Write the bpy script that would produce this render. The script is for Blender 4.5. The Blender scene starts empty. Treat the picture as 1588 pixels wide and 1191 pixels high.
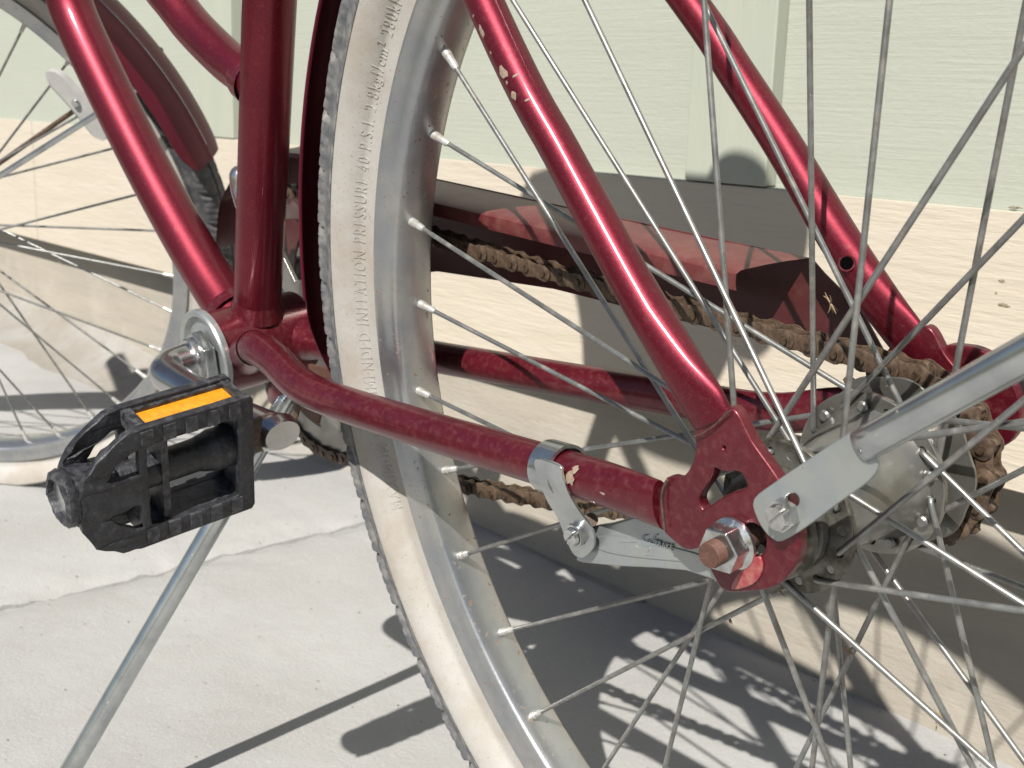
import bpy, bmesh, math, random
from math import pi, sin, cos, radians as rad, atan2, hypot
from mathutils import Vector as V, Matrix as M
random.seed(7)
scene = bpy.context.scene
COL = scene.collection

# ------------------------------------------------------------------ camera, sky, sun, exposure
# bicycle frame of reference: x rearwards, y to the bicycle's right (towards the wall), z up in the plane of the wheels, origin = rear axle
LEAN = 0.14541                      # the bicycle leans on its kickstand, away from the wall
ROT = M(((1, 0, 0), (0, cos(LEAN), -sin(LEAN)), (0, sin(LEAN), cos(LEAN))))
AXLE_H = 0.354                      # height of the rear axle over the paving
CAM_P = V((0.27639756, -0.38342967, 0.20583008))
CAM_F = V((-0.74161215, 0.59210072, -0.31532231))
CAM_R = V((0.64277317, 0.76171682, -0.08142561))
CAM_U = V((-0.19197414, 0.26306694, 0.94548491))
FPX, PW, PH = 1945.88, 1588.0, 1191.0
WALL_YAW = 0.04348
SLOPE = 0.028                       # the paving climbs gently towards the front wheel

cam = bpy.data.cameras.new('camera'); camo = bpy.data.objects.new('camera', cam); COL.objects.link(camo)
cam.sensor_width = 36; cam.lens = 36 * FPX / PW; cam.clip_start = 0.02; cam.clip_end = 300
cr, cu, cf = ROT @ CAM_R, ROT @ CAM_U, ROT @ CAM_F
mw = M((cr, cu, -cf)).transposed().to_4x4(); mw.translation = ROT @ CAM_P + V((0, 0, AXLE_H))
camo.matrix_world = mw
cam.dof.use_dof = True; cam.dof.focus_distance = 0.56; cam.dof.aperture_fstop = 26.0
scene.camera = camo

SUN_DIR = V((-0.132, 0.264, -0.283)).normalized()      # the way the light travels
world = bpy.data.worlds.new('World'); scene.world = world; world.use_nodes = True
wn = world.node_tree; sky = wn.nodes.new('ShaderNodeTexSky'); sky.sky_type = 'NISHITA'; sky.sun_disc = False
sky.sun_elevation = math.asin(-SUN_DIR.z)
sky.sun_rotation = atan2(-SUN_DIR.x, -SUN_DIR.y)
wn.links.new(sky.outputs[0], wn.nodes['Background'].inputs[0]); wn.nodes['Background'].inputs[1].default_value = 0.05
sun = bpy.data.lights.new('sun', 'SUN'); sun.energy = 5.0; sun.angle = rad(0.53); sun.color = (1, 0.96, 0.90)
suno = bpy.data.objects.new('sun', sun); COL.objects.link(suno)
suno.rotation_euler = SUN_DIR.to_track_quat('-Z', 'Y').to_euler(); suno.location = (2, -4, 4)
scene.view_settings.view_transform = 'Standard'; scene.view_settings.look = 'None'
scene.view_settings.exposure = 0.68; scene.view_settings.gamma = 1; scene.view_settings.use_curve_mapping = False
scene.render.engine = 'CYCLES'
scene.cycles.max_bounces = 6; scene.cycles.diffuse_bounces = 1

# ------------------------------------------------------------------ materials
def mat(name, base, rough=0.5, metal=0.0, c2=None, nscale=40, nlo=0.4, nhi=0.65, spots=None, bump=None, coat=0, stretch=(1, 1, 1),
        spec=0.5, rough2=None, dirt=None, fleck=None, edge=None):
    """base colour, blended to c2 by a noise; spots=(colour, scale, threshold); bump=list of (scale, strength, distance, stretch);
    dirt=(colour, scale, lo, hi, amount) roughens and dusts"""
    m = bpy.data.materials.new(name); m.use_nodes = True; t = m.node_tree; N = t.nodes; L = t.links
    b = N['Principled BSDF']; b.inputs['Metallic'].default_value = metal; b.inputs['Roughness'].default_value = rough
    b.inputs['Specular IOR Level'].default_value = spec
    if coat: b.inputs['Coat Weight'].default_value = coat; b.inputs['Coat Roughness'].default_value = 0.12
    tc = N.new('ShaderNodeTexCoord')
    def mapped(st):
        mp = N.new('ShaderNodeMapping'); mp.inputs['Scale'].default_value = st; L.new(tc.outputs['Object'], mp.inputs[0]); return mp.outputs[0]
    def noise(scale, detail=5, st=(1, 1, 1), rgh=0.6):
        n = N.new('ShaderNodeTexNoise'); n.inputs['Scale'].default_value = scale; n.inputs['Detail'].default_value = detail
        n.inputs['Roughness'].default_value = rgh; L.new(mapped(st), n.inputs['Vector']); return n.outputs['Fac']
    def ramp(f, lo, hi):
        r = N.new('ShaderNodeMapRange'); r.inputs['From Min'].default_value = lo; r.inputs['From Max'].default_value = hi; L.new(f, r.inputs['Value']); return r.outputs[0]
    def mix(fac, a, c):
        x = N.new('ShaderNodeMix'); x.data_type = 'RGBA'
        if isinstance(fac, float): x.inputs[0].default_value = fac
        else: L.new(fac, x.inputs[0])
        if isinstance(a, tuple): x.inputs['A'].default_value = (*a, 1)
        else: L.new(a, x.inputs['A'])
        if isinstance(c, tuple): x.inputs['B'].default_value = (*c, 1)
        else: L.new(c, x.inputs['B'])
        return x.outputs['Result']
    def mul(a, k):
        x = N.new('ShaderNodeMath'); x.operation = 'MULTIPLY'; L.new(a, x.inputs[0]); x.inputs[1].default_value = k; return x.outputs[0]
    col = base; met = None; rg = None
    if c2: col = mix(ramp(noise(nscale, 6, stretch), nlo, nhi), base, c2)
    if fleck:
        col = mix(ramp(noise(fleck[1], 2), fleck[2], fleck[2] + 0.08), col, fleck[0])
    if spots:
        f = ramp(noise(spots[1], 4), spots[2], spots[2] + 0.06); col = mix(f, col, spots[0])
        if metal: rg = mul(f, 0.5); met = f
    if dirt:
        f = mul(ramp(noise(dirt[1], 8, (1, 1, 1), 0.7), dirt[2], dirt[3]), dirt[4]); col = mix(f, col, dirt[0])
        met = f if met is None else met; rg = mul(f, 0.45) if rg is None else rg
    if edge:
        gn = N.new('ShaderNodeNewGeometry'); f = ramp(gn.outputs['Pointiness'], edge[1], edge[2]); nz = ramp(noise(edge[3], 4), 0.42, 0.62)
        x = N.new('ShaderNodeMath'); x.operation = 'MULTIPLY'; L.new(f, x.inputs[0]); L.new(nz, x.inputs[1]); col = mix(x.outputs[0], col, edge[0])
    if not isinstance(col, tuple): L.new(col, b.inputs['Base Color'])
    else: b.inputs['Base Color'].default_value = (*col, 1)
    if met is not None and metal:
        x = N.new('ShaderNodeMath'); x.operation = 'MULTIPLY_ADD'; L.new(met, x.inputs[0]); x.inputs[1].default_value = -metal; x.inputs[2].default_value = metal; x.use_clamp = True
        L.new(x.outputs[0], b.inputs['Metallic'])
    if rg is not None:
        x = N.new('ShaderNodeMath'); x.operation = 'ADD'; L.new(rg, x.inputs[0]); x.inputs[1].default_value = rough; L.new(x.outputs[0], b.inputs['Roughness'])
    elif rough2 is not None:
        r = N.new('ShaderNodeMapRange'); r.inputs['From Min'].default_value = 0.35; r.inputs['From Max'].default_value = 0.65
        r.inputs['To Min'].default_value = rough; r.inputs['To Max'].default_value = rough2; L.new(noise(nscale * 1.7, 5, stretch), r.inputs['Value']); L.new(r.outputs[0], b.inputs['Roughness'])
    if bump:
        prev = None
        for sc, st, ds, strch in bump:
            bp = N.new('ShaderNodeBump'); bp.inputs['Strength'].default_value = st; bp.inputs['Distance'].default_value = ds
            L.new(noise(sc, 6, strch), bp.inputs['Height'])
            if prev is not None: L.new(prev, bp.inputs['Normal'])
            prev = bp.outputs[0]
        L.new(prev, b.inputs['Normal'])
        if coat: pass
    return m

U1 = (1, 1, 1)
RED = mat('dark_red_metallic_paint', (0.106, 0.0050, 0.0145), 0.43, 0.74, c2=(0.132, 0.0078, 0.0185), nscale=22, coat=0.28, fleck=((0.26, 0.03, 0.045), 2600, 0.60),
          bump=[(1800, 0.07, 0.0003, U1), (240, 0.05, 0.0006, U1)], dirt=((0.22, 0.12, 0.095), 420, 0.54, 1.0, 0.34), rough2=0.46)
RED_D = mat('dusty_dark_red_paint', (0.088, 0.0040, 0.0115), 0.38, 0.5, c2=(0.115, 0.008, 0.016), nscale=30, coat=0.3,
            bump=[(900, 0.12, 0.0004, U1)], dirt=((0.21, 0.10, 0.080), 260, 0.48, 1.15, 0.75))
GUARD = mat('shade_darkened_guard_red', (0.058, 0.010, 0.012), 0.42, 0.0, c2=(0.062, 0.014, 0.014), nscale=25, bump=[(500, 0.12, 0.0004, U1)],
            dirt=((0.13, 0.062, 0.045), 90, 0.50, 0.90, 0.45))  # red darkened so that its colour holds the shade inside the guard
FEND = mat('shade_darkened_mudguard_red', (0.075, 0.0045, 0.014), 0.42, 0.2, c2=(0.092, 0.007, 0.018), nscale=25, spec=0.22, dirt=((0.13, 0.05, 0.045), 60, 0.66, 0.98, 0.08))  # red darkened so that its colour holds the shade on the front mudguard
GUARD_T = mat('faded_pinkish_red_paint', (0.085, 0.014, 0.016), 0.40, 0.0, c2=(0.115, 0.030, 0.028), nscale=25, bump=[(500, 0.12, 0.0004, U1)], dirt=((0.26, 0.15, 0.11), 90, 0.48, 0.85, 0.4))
RED_F = mat('lifted_paint_flake', (0.26, 0.035, 0.045), 0.35, 0.1, c2=(0.32, 0.12, 0.10), nscale=250, bump=[(300, 0.5, 0.0012, U1)])
FEND_IN = mat('black_mudguard_underside', (0.02, 0.012, 0.012), 0.8, 0, c2=(0.035, 0.025, 0.022))
ZINC = mat('dull_zinc_plated_steel', (0.50, 0.52, 0.52), 0.22, 0.95, c2=(0.38, 0.40, 0.41), nscale=50, rough2=0.36, bump=[(500, 0.06, 0.0003, U1)], spots=((0.22, 0.19, 0.15), 240, 0.70), dirt=((0.30, 0.29, 0.26), 70, 0.55, 0.85, 0.35))
ZINCF = mat('frosted_zinc_plate', (0.345, 0.36, 0.345), 0.36, 0.65, c2=(0.30, 0.33, 0.345), nscale=70, rough2=0.52, bump=[(900, 0.12, 0.0003, U1)], spots=((0.18, 0.16, 0.13), 260, 0.68), dirt=((0.22, 0.21, 0.18), 45, 0.5, 0.85, 0.4))
CHROME = mat('worn_chrome', (0.50, 0.505, 0.51), 0.24, 1.0, c2=(0.425, 0.425, 0.425), nscale=50, rough2=0.32, bump=[(600, 0.05, 0.0003, U1)], spots=((0.212, 0.128, 0.068), 400, 0.70))
BRIGHT = mat('bright_nut_steel', (0.58, 0.59, 0.585), 0.20, 0.95, c2=(0.40, 0.39, 0.37), nscale=140, rough2=0.38, bump=[(900, 0.12, 0.0003, U1)], dirt=((0.25, 0.22, 0.18), 200, 0.58, 0.8, 0.5))
RIM = mat('weathered_alloy_rim', (0.40, 0.40, 0.39), 0.30, 0.85, c2=(0.31, 0.325, 0.345), nscale=30, nlo=0.40, nhi=0.65, rough2=0.44,
          spots=((0.15, 0.075, 0.03), 300, 0.635), bump=[(60, 0.05, 0.001, U1), (500, 0.15, 0.0004, U1)], dirt=((0.235, 0.20, 0.155), 90, 0.52, 0.85, 0.40))
SPOKE = mat('grey_galvanised_spoke', (0.25, 0.255, 0.25), 0.38, 0.75, c2=(0.18, 0.175, 0.165), nscale=140, rough2=0.5, bump=[(1500, 0.12, 0.0003, U1)], dirt=((0.27, 0.225, 0.175), 100, 0.50, 0.75, 0.5))
NIP = mat('pale_nipple_brass', (0.518, 0.518, 0.504), 0.35, 0.5, c2=(0.432, 0.403, 0.360), nscale=300)
HUB = mat('dull_silver_hub', (0.27, 0.265, 0.245), 0.30, 0.8, c2=(0.19, 0.185, 0.165), nscale=60, rough2=0.46, bump=[(700, 0.12, 0.0004, U1)], spots=((0.12, 0.085, 0.055), 230, 0.66), dirt=((0.20, 0.17, 0.13), 110, 0.5, 0.85, 0.5))
HUBD = mat('oily_dark_hub', (0.175, 0.172, 0.15), 0.40, 0.6, c2=(0.06, 0.052, 0.04), nscale=120, nlo=0.42, nhi=0.62, bump=[(900, 0.3, 0.0005, U1)])
RUST = mat('greasy_rusty_chain', (0.100, 0.064, 0.040), 0.60, 0.15, c2=(0.040, 0.025, 0.016), nscale=260, nlo=0.4, nhi=0.62, bump=[(900, 0.3, 0.0004, U1)], dirt=((0.20, 0.145, 0.10), 330, 0.5, 0.85, 0.5))
PIN = mat('dark_greasy_pin', (0.055, 0.036, 0.024), 0.45, 0.5, c2=(0.13, 0.09, 0.06), nscale=500)
DARK_GROUND = mat('unseen_dark_ground', (0.05, 0.06, 0.03), 0.95, 0, c2=(0.09, 0.075, 0.05), nscale=6, bump=[(40, 0.8, 0.02, U1)])  # unseen ground past the slabs, coloured dark to cut bounced light
RUSTR = mat('rusty_axle_end', (0.11, 0.048, 0.032), 0.6, 0.15, c2=(0.085, 0.040, 0.028), nscale=260, nlo=0.42, nhi=0.6, bump=[(1200, 0.5, 0.0008, U1)], dirt=((0.25, 0.16, 0.12), 500, 0.5, 0.8, 0.4))
WHITEW = mat('yellowed_white_rubber', (0.290, 0.266, 0.232), 0.8, 0, c2=(0.335, 0.322, 0.298), nscale=30, nlo=0.35, nhi=0.6, bump=[(1200, 0.25, 0.0005, U1), (160, 0.2, 0.001, U1)],
             spots=((0.15, 0.105, 0.065), 75, 0.715), dirt=((0.22, 0.165, 0.115), 34, 0.48, 0.85, 0.5), fleck=((0.24, 0.21, 0.17), 700, 0.63))
BLACKR = mat('dusty_black_rubber', (0.032, 0.032, 0.035), 0.72, 0, c2=(0.091, 0.091, 0.091), nscale=110, nlo=0.42, nhi=0.7, bump=[(1300, 0.4, 0.0005, U1)])
TREAD = mat('grey_weathered_tread', (0.076, 0.078, 0.083), 0.8, 0, c2=(0.187, 0.183, 0.170), nscale=130, nlo=0.42, nhi=0.7, bump=[(900, 0.4, 0.0006, (1, 1, 1))])
PEDAL = mat('scuffed_black_plastic', (0.010, 0.010, 0.0125), 0.42, 0, c2=(0.022, 0.0225, 0.027), nscale=90, nlo=0.48, nhi=0.62, bump=[(500, 0.5, 0.0010, U1), (1400, 0.3, 0.0005, U1)],
            dirt=((0.15, 0.15, 0.16), 230, 0.54, 0.80, 0.50), edge=((0.062, 0.062, 0.068), 0.52, 0.60, 260))
AMBER = mat('amber_reflector', (0.52, 0.20, 0.008), 0.3, 0, c2=(0.62, 0.27, 0.014), nscale=160, bump=[(420, 0.6, 0.0010, (1, 1, 1))], coat=0.4)
CLEAR = mat('milky_clear_plastic', (0.36, 0.35, 0.335), 0.3, 0, c2=(0.31, 0.31, 0.30), nscale=60)
BLACK = mat('hole_shade_black', (0.002, 0.002, 0.002), 1.0, spec=0.0)
SADDLE = mat('black_vinyl', (0.03, 0.03, 0.032), 0.5)
CHIP = mat('bare_primer_chip', (0.25, 0.19, 0.135), 0.6, 0, c2=(0.16, 0.12, 0.095), nscale=900)
GREEN = mat('sage_green_paint', (0.318, 0.334, 0.280), 0.60, 0, c2=(0.330, 0.346, 0.291), nscale=5, stretch=(1, 1, 6),
            bump=[(60, 0.10, 0.0020, (0.25, 1, 4)), (150, 0.45, 0.0010, (0.08, 1, 2.4)), (300, 0.35, 0.0008, (0.5, 1, 1)), (90, 0.25, 0.0012, U1)], spots=((0.312, 0.320, 0.250), 60, 0.74))
GREENV = mat('sage_green_trim_paint', (0.312, 0.332, 0.273), 0.62, 0, c2=(0.332, 0.347, 0.285), nscale=6, stretch=(6, 1, 1),
             bump=[(160, 0.35, 0.0012, (2, 1, 0.12)), (420, 0.2, 0.0004, U1)])
CREAM = mat('cream_board_paint', (0.455, 0.405, 0.330), 0.6, 0, c2=(0.43, 0.38, 0.305), nscale=5, stretch=(1, 1, 8),
            bump=[(110, 0.5, 0.0022, (0.22, 1, 1.6)), (300, 0.4, 0.0008, (0.12, 1, 1.6))], spots=((0.361, 0.292, 0.172), 38, 0.765))
FOUND = mat('board_marked_concrete', (0.328, 0.295, 0.242), 0.85, 0, c2=(0.271, 0.246, 0.205), nscale=9, stretch=(0.5, 1, 4), nlo=0.35, nhi=0.7,
            bump=[(90, 0.3, 0.002, (0.12, 1, 2.2)), (260, 0.45, 0.0014, (0.5, 1, 1.2)), (40, 0.25, 0.003, U1)], spots=((0.246, 0.221, 0.172), 70, 0.68), dirt=((0.394, 0.369, 0.320), 14, 0.5, 0.75, 0.5))
CONC = mat('pale_broom_finished_concrete', (0.345, 0.343, 0.335), 0.88, 0, c2=(0.285, 0.280, 0.268), nscale=4.5, nlo=0.35, nhi=0.7,
           bump=[(45, 0.30, 0.004, U1), (300, 0.38, 0.0018, U1), (800, 0.5, 0.0010, U1)], spots=((0.205, 0.175, 0.137), 190, 0.735), fleck=((0.357, 0.350, 0.334), 500, 0.58), dirt=((0.274, 0.243, 0.198), 11, 0.55, 0.85, 0.5))

# ------------------------------------------------------------------ mesh helpers
def new_obj(name, verts, faces, m, parent=None, smooth=True, mesh=None):
    if mesh is None:
        mesh = bpy.data.meshes.new(name); mesh.from_pydata([tuple(v) for v in verts], [], faces)
        bm = bmesh.new(); bm.from_mesh(mesh); bmesh.ops.recalc_face_normals(bm, faces=bm.faces); bm.to_mesh(mesh); bm.free()
        if m: mesh.materials.append(m)
        if smooth:
            mesh.polygons.foreach_set('use_smooth', [True] * len(mesh.polygons))
            try: mesh.set_sharp_from_angle(angle=rad(38))
            except Exception: pass
    o = bpy.data.objects.new(name, mesh); COL.objects.link(o)
    if parent: o.parent = parent
    return o
class G:
    """collects shapes into one mesh"""
    def __init__(s): s.v = []; s.f = []
    def add(s, v, f):
        k = len(s.v); s.v += [V(p) for p in v]; s.f += [tuple(i + k for i in q) for q in f]; return s
    def xf(s, mx): s.v = [mx @ p for p in s.v]; return s
    def obj(s, name, m, parent=None, smooth=True): return new_obj(name, s.v, s.f, m, parent, smooth)
def frames(P):
    T = []
    for i in range(len(P)): T.append((P[min(i + 1, len(P) - 1)] - P[max(i - 1, 0)]).normalized())
    up = V((0, 1, 0)) if abs(T[0].y) < 0.8 else V((0, 0, 1)); n = (up - T[0] * up.dot(T[0])).normalized(); out = []
    for t in T:
        n = (n - t * n.dot(t)).normalized(); out.append((t, n, t.cross(n)))
    return out
def spline(P, k=6):
    P = [V(p) for p in P]; out = []
    for i in range(len(P) - 1):
        a, b, c, d = P[max(i - 1, 0)], P[i], P[i + 1], P[min(i + 2, len(P) - 1)]
        for j in range(k):
            t = j / k; out.append(0.5 * ((2 * b) + (c - a) * t + (2 * a - 5 * b + 4 * c - d) * t * t + (3 * b - a - 3 * c + d) * t ** 3))
    out.append(P[-1]); return out
def lerp_list(R, n):
    if not isinstance(R, (list, tuple)): return [R] * n
    return [R[min(int(x), len(R) - 2)] * (1 - (x - min(int(x), len(R) - 2))) + R[min(int(x), len(R) - 2) + 1] * (x - min(int(x), len(R) - 2)) for x in [i * (len(R) - 1) / (n - 1) for i in range(n)]]
def tube(P, R, seg=24, k=6, flat=None, cap=True, sp=True):
    """tube along P; R radius or list; flat: list of (scale along local n) per point"""
    Q = spline(P, k) if sp and len(P) > 2 else [V(p) for p in P]
    Rr = lerp_list(R, len(Q)); Fl = lerp_list(flat if flat else 1.0, len(Q)); fr = frames(Q); g = G(); v = []; f = []
    for q, r, fl, (t, n, b) in zip(Q, Rr, Fl, fr):
        for j in range(seg):
            a = 2 * pi * j / seg; v.append(q + n * (cos(a) * r * fl) + b * (sin(a) * r))
    for i in range(len(Q) - 1):
        for j in range(seg): f.append((i * seg + j, i * seg + (j + 1) % seg, (i + 1) * seg + (j + 1) % seg, (i + 1) * seg + j))
    if cap: f.append(tuple(range(seg))[::-1]); f.append(tuple((len(Q) - 1) * seg + j for j in range(seg)))
    return g.add(v, f)
def revolve(prof, seg=96, a0=0.0, a1=2 * pi, closed=False):
    """prof: (r, y) about the y axis; angle from -x towards +z"""
    full = abs(a1 - a0 - 2 * pi) < 1e-6; n = seg if full else seg + 1; m = len(prof); v = []; f = []
    for i in range(n):
        a = a0 + (a1 - a0) * i / seg
        for r, y in prof: v.append((-r * cos(a), y, r * sin(a)))
    for i in range(seg):
        i2 = (i + 1) % n
        for j in range(m if closed else m - 1): f.append((i * m + j, i * m + (j + 1) % m, i2 * m + (j + 1) % m, i2 * m + j))
    return G().add(v, f)
def box(c, s, mx=None):
    x, y, z = [d / 2 for d in s]; v = [V((a, b, d)) for a in (-x, x) for b in (-y, y) for d in (-z, z)]
    f = [(0, 1, 3, 2), (4, 6, 7, 5), (0, 4, 5, 1), (2, 3, 7, 6), (0, 2, 6, 4), (1, 5, 7, 3)]
    return G().add([(mx @ p if mx else p) + V(c) for p in v], f)
def wnorm(o):
    m = o.modifiers.new('weighted', 'WEIGHTED_NORMAL'); m.weight = 100; m.keep_sharp = True; return o
def bevel(o, w, seg=2, ang=40):
    b = bmesh.new(); b.from_mesh(o.data); ed = [e for e in b.edges if len(e.link_faces) == 2 and e.calc_face_angle(0) > rad(ang)]
    bmesh.ops.bevel(b, geom=ed, offset=w, segments=seg, profile=0.5, affect='EDGES', clamp_overlap=True)
    b.to_mesh(o.data); b.free(); o.data.polygons.foreach_set('use_smooth', [True] * len(o.data.polygons)); o.data.set_sharp_from_angle(angle=rad(45)); wnorm(o); return o
def curve_mesh(cu):
    o = bpy.data.objects.new('tmp', cu); COL.objects.link(o); dg = bpy.context.evaluated_depsgraph_get(); dg.update()
    me = bpy.data.meshes.new_from_object(o.evaluated_get(dg)); bpy.data.objects.remove(o); return me
def plate(name, outer, holes, thick, bev, m, parent, fn, smooth_outline=0):
    """flat plate from outlines in (u, v); fn maps (u, v, w) to space, w in [-thick/2, thick/2]"""
    cu = bpy.data.curves.new('tmp', 'CURVE'); cu.dimensions = '2D'; cu.fill_mode = 'BOTH'; cu.extrude = thick / 2 - bev; cu.bevel_depth = bev; cu.bevel_resolution = 1
    for poly in [outer] + list(holes):
        if smooth_outline:
            pp = [V((*p, 0)) for p in poly]; n = len(pp); out = []
            for i in range(n):
                a, b, c, d = pp[i - 1], pp[i], pp[(i + 1) % n], pp[(i + 2) % n]
                for j in range(smooth_outline):
                    t = j / smooth_outline; q = 0.5 * ((2 * b) + (c - a) * t + (2 * a - 5 * b + 4 * c - d) * t * t + (3 * b - a - 3 * c + d) * t ** 3); out.append((q.x, q.y))
            poly = out
        s = cu.splines.new('POLY'); s.points.add(len(poly) - 1)
        for p, q in zip(s.points, poly): p.co = (q[0], q[1], 0, 1)
        s.use_cyclic_u = True
    me = curve_mesh(cu); me.materials.clear(); me.materials.append(m)
    for v in me.vertices: v.co = fn(v.co.x, v.co.y, v.co.z)
    o = new_obj(name, None, None, m, parent, mesh=me); me.name = name
    b = bmesh.new(); b.from_mesh(me); bmesh.ops.remove_doubles(b, verts=b.verts, dist=1e-6); bmesh.ops.recalc_face_normals(b, faces=b.faces); b.to_mesh(me); b.free()
    me.polygons.foreach_set('use_smooth', [True] * len(me.polygons)); me.set_sharp_from_angle(angle=rad(50)); return wnorm(o)
def circle(cx, cy, r, n=20): return [(cx + r * cos(2 * pi * i / n), cy + r * sin(2 * pi * i / n)) for i in range(n)]
def ray(px, py): return (CAM_F * FPX + CAM_R * (px - PW / 2) - CAM_U * (py - PH / 2)).normalized()
def at(px, py, y):
    """the point of the bicycle's lengthwise plane at offset y that the photograph shows at px, py"""
    d = ray(px, py); return CAM_P + d * ((y - CAM_P.y) / d.y)
def xz(px, py, y): p = at(px, py, y); return (p.x, p.z)
def hexprism(c, axis, r, h, n=6, rot=0.0, dome=0.0):
    ax = V(axis).normalized(); u = ax.orthogonal().normalized(); w = ax.cross(u); g = G(); c = V(c)
    v = [c + (u * cos(2 * pi * i / n + rot) + w * sin(2 * pi * i / n + rot)) * r + ax * z for z in (0, h) for i in range(n)]
    f = [(i, (i + 1) % n, n + (i + 1) % n, n + i) for i in range(n)] + [tuple(range(n))[::-1], tuple(range(n, 2 * n))]
    if dome:
        v += [c + (u * cos(2 * pi * i / n + rot) + w * sin(2 * pi * i / n + rot)) * r * 0.78 + ax * (h + dome) for i in range(n)]
        f.pop(); f += [(n + i, n + (i + 1) % n, 2 * n + (i + 1) % n, 2 * n + i) for i in range(n)] + [tuple(range(2 * n, 3 * n))]
    return g.add(v, f)
def cyl(a, b, r, seg=24, r2=None): return tube([a, b], [r, r if r2 is None else r2], seg, sp=False)
def screw(name, c, ax, r, h, m, parent, slot=True, hexh=True):
    """hex-headed screw with a slot"""
    ax = V(ax).normalized(); u = ax.orthogonal().normalized(); w = ax.cross(u); g = hexprism(c, ax, r, h * 0.7, 6) if hexh else hexprism(c, ax, r, h * 0.6, 20)
    d = V(c) + ax * h * 0.7; n = 20; s = r * 0.10
    for sg in (1, -1):      # two half discs either side of the slot
        pts = [(cos(a) * r * 0.8, sin(a) * r * 0.8) for a in [pi * i / 12 for i in range(13)]]
        pts = [(x, y) for x, y in pts if y > s]; x0 = math.sqrt((r * 0.8) ** 2 - s * s); pts = [(x0, s)] + pts + [(-x0, s)]
        v = [d + (u * x + w * (y * sg)) + ax * 0 for x, y in pts] + [d + (u * x * 0.86 + w * ((s + (y - s) * 0.86) * sg)) + ax * h * 0.4 for x, y in pts]; k = len(pts)
        f = [(i, (i + 1) % k, k + (i + 1) % k, k + i) for i in range(k)] + [tuple(range(k, 2 * k))]; g.add(v, f)
    return g.obj(name, m, parent)

def tag(o, label=None, cat=None, group=None, kind=None):
    if label: o['label'] = label
    if cat: o['category'] = cat
    if group: o['group'] = group
    if kind: o['kind'] = kind
    return o
def empty(name, loc=(0, 0, 0), parent=None):
    o = bpy.data.objects.new(name, None); COL.objects.link(o); o.location = loc; o.empty_display_size = 0.05
    if parent: o.parent = parent
    return o
def ground_z(x): return -SLOPE * x if x < 0 else -SLOPE * 0.4 * x

# ------------------------------------------------------------------ the ground
rg = random.Random(3)
NX = [i * 0.5 for i in range(-80, 81)]
v = []; f = []
for x in NX:
    for y in NX: v.append((x, y, ground_z(x) - 0.06))
n = len(NX)
for i in range(n - 1):
    for j in range(n - 1): f.append((i * n + j, (i + 1) * n + j, (i + 1) * n + j + 1, i * n + j + 1))
tag(new_obj('ground', v, f, DARK_GROUND), 'unseen ground beyond the strip of concrete paving, made dark to cut bounced light', None, None, 'structure')
pav = empty('pavement'); tag(pav, 'pale concrete slabs with rough rounded joints beside the wall', None, None, 'structure')
from mathutils import noise as mn
def slab(x0, x1, y0=-1.25, y1=0.62):
    def axis(a, b, ed, fine, coarse):
        s = [a, a + 0.002, a + 0.006, a + 0.012, a + 0.02, a + 0.035, a + 0.055]; t = a + 0.055
        while t < b - 0.055 - coarse:
            t += fine if ed(t) else coarse; s.append(t)
        return s + [b - 0.055, b - 0.035, b - 0.02, b - 0.012, b - 0.006, b - 0.002, b]
    X = axis(x0, x1, lambda t: -1.3 < t < 0.3, 0.02, 0.12); Y = axis(y0, y1, lambda t: -0.3 < t < 0.6, 0.015, 0.12); v = []; f = []
    for x in X:
        for y in Y:
            d = min(x - x0, x1 - x); e = max(0, 1 - d / 0.05) ** 1.6; w = mn.noise(V((x * 2.2, y * 2.2, 1.5))) * 0.003 + mn.noise(V((x * 25, y * 25, 2))) * 0.0006
            rough = mn.noise(V((x * 45, y * 45, 9))) * 0.0065 * max(0, 1 - d / 0.07)
            wob = mn.noise(V((0, y * 6, 4))) * 0.006 + mn.noise(V((0, y * 40, 4))) * 0.0025
            z = ground_z(x) - 0.010 * e + w + rough
            v.append((x + (wob if d < 0.05 else 0), y, z - (0.006 if d < 0.001 else 0)))
    n = len(Y)
    for i in range(len(X) - 1):
        for j in range(n - 1): f.append((i * n + j, (i + 1) * n + j, (i + 1) * n + j + 1, i * n + j + 1))
    # skirt
    k = len(v)
    return new_obj('slab', v, f, CONC, pav)
slab(-3.3, -0.8662); slab(-0.8640, 1.6); slab(1.606, 4.2); slab(-5.8, -3.306)

# loose grit, flecks of leaf and flaked mortar lying on the paving
g = G(); gr = random.Random(11)
for i in range(1500):
    if i % 3: x, y = gr.uniform(-1.7, 0.3), gr.uniform(-0.5, 0.44)
    elif i % 2: x, y = -0.865 + gr.gauss(0, 0.015), gr.uniform(-0.5, 0.44)
    else: x, y = gr.uniform(-1.7, 0.3), 0.46 - abs(gr.gauss(0, 0.02))
    r = gr.choice((0.0004, 0.0006, 0.0008, 0.0014)); z = ground_z(x) + r * 0.3 + mn.noise(V((x * 2.2, y * 2.2, 1.5))) * 0.003 - 0.010 * max(0, 1 - abs(x + 0.865) / 0.05) ** 1.6
    p = [V((x + gr.uniform(-r, r), y + gr.uniform(-r, r), z + gr.uniform(0, r))) for _ in range(4)]
    g.add(p, [(0, 1, 2), (0, 2, 3), (0, 3, 1), (1, 3, 2)])
GRIT = mat('brown_grit', (0.16, 0.13, 0.09), 0.9, 0, c2=(0.06, 0.05, 0.04), nscale=30)
tag(g.obj('grit', GRIT, None, False), 'loose brown grit and specks scattered over the pale paving', 'grit', None, 'stuff')

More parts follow.
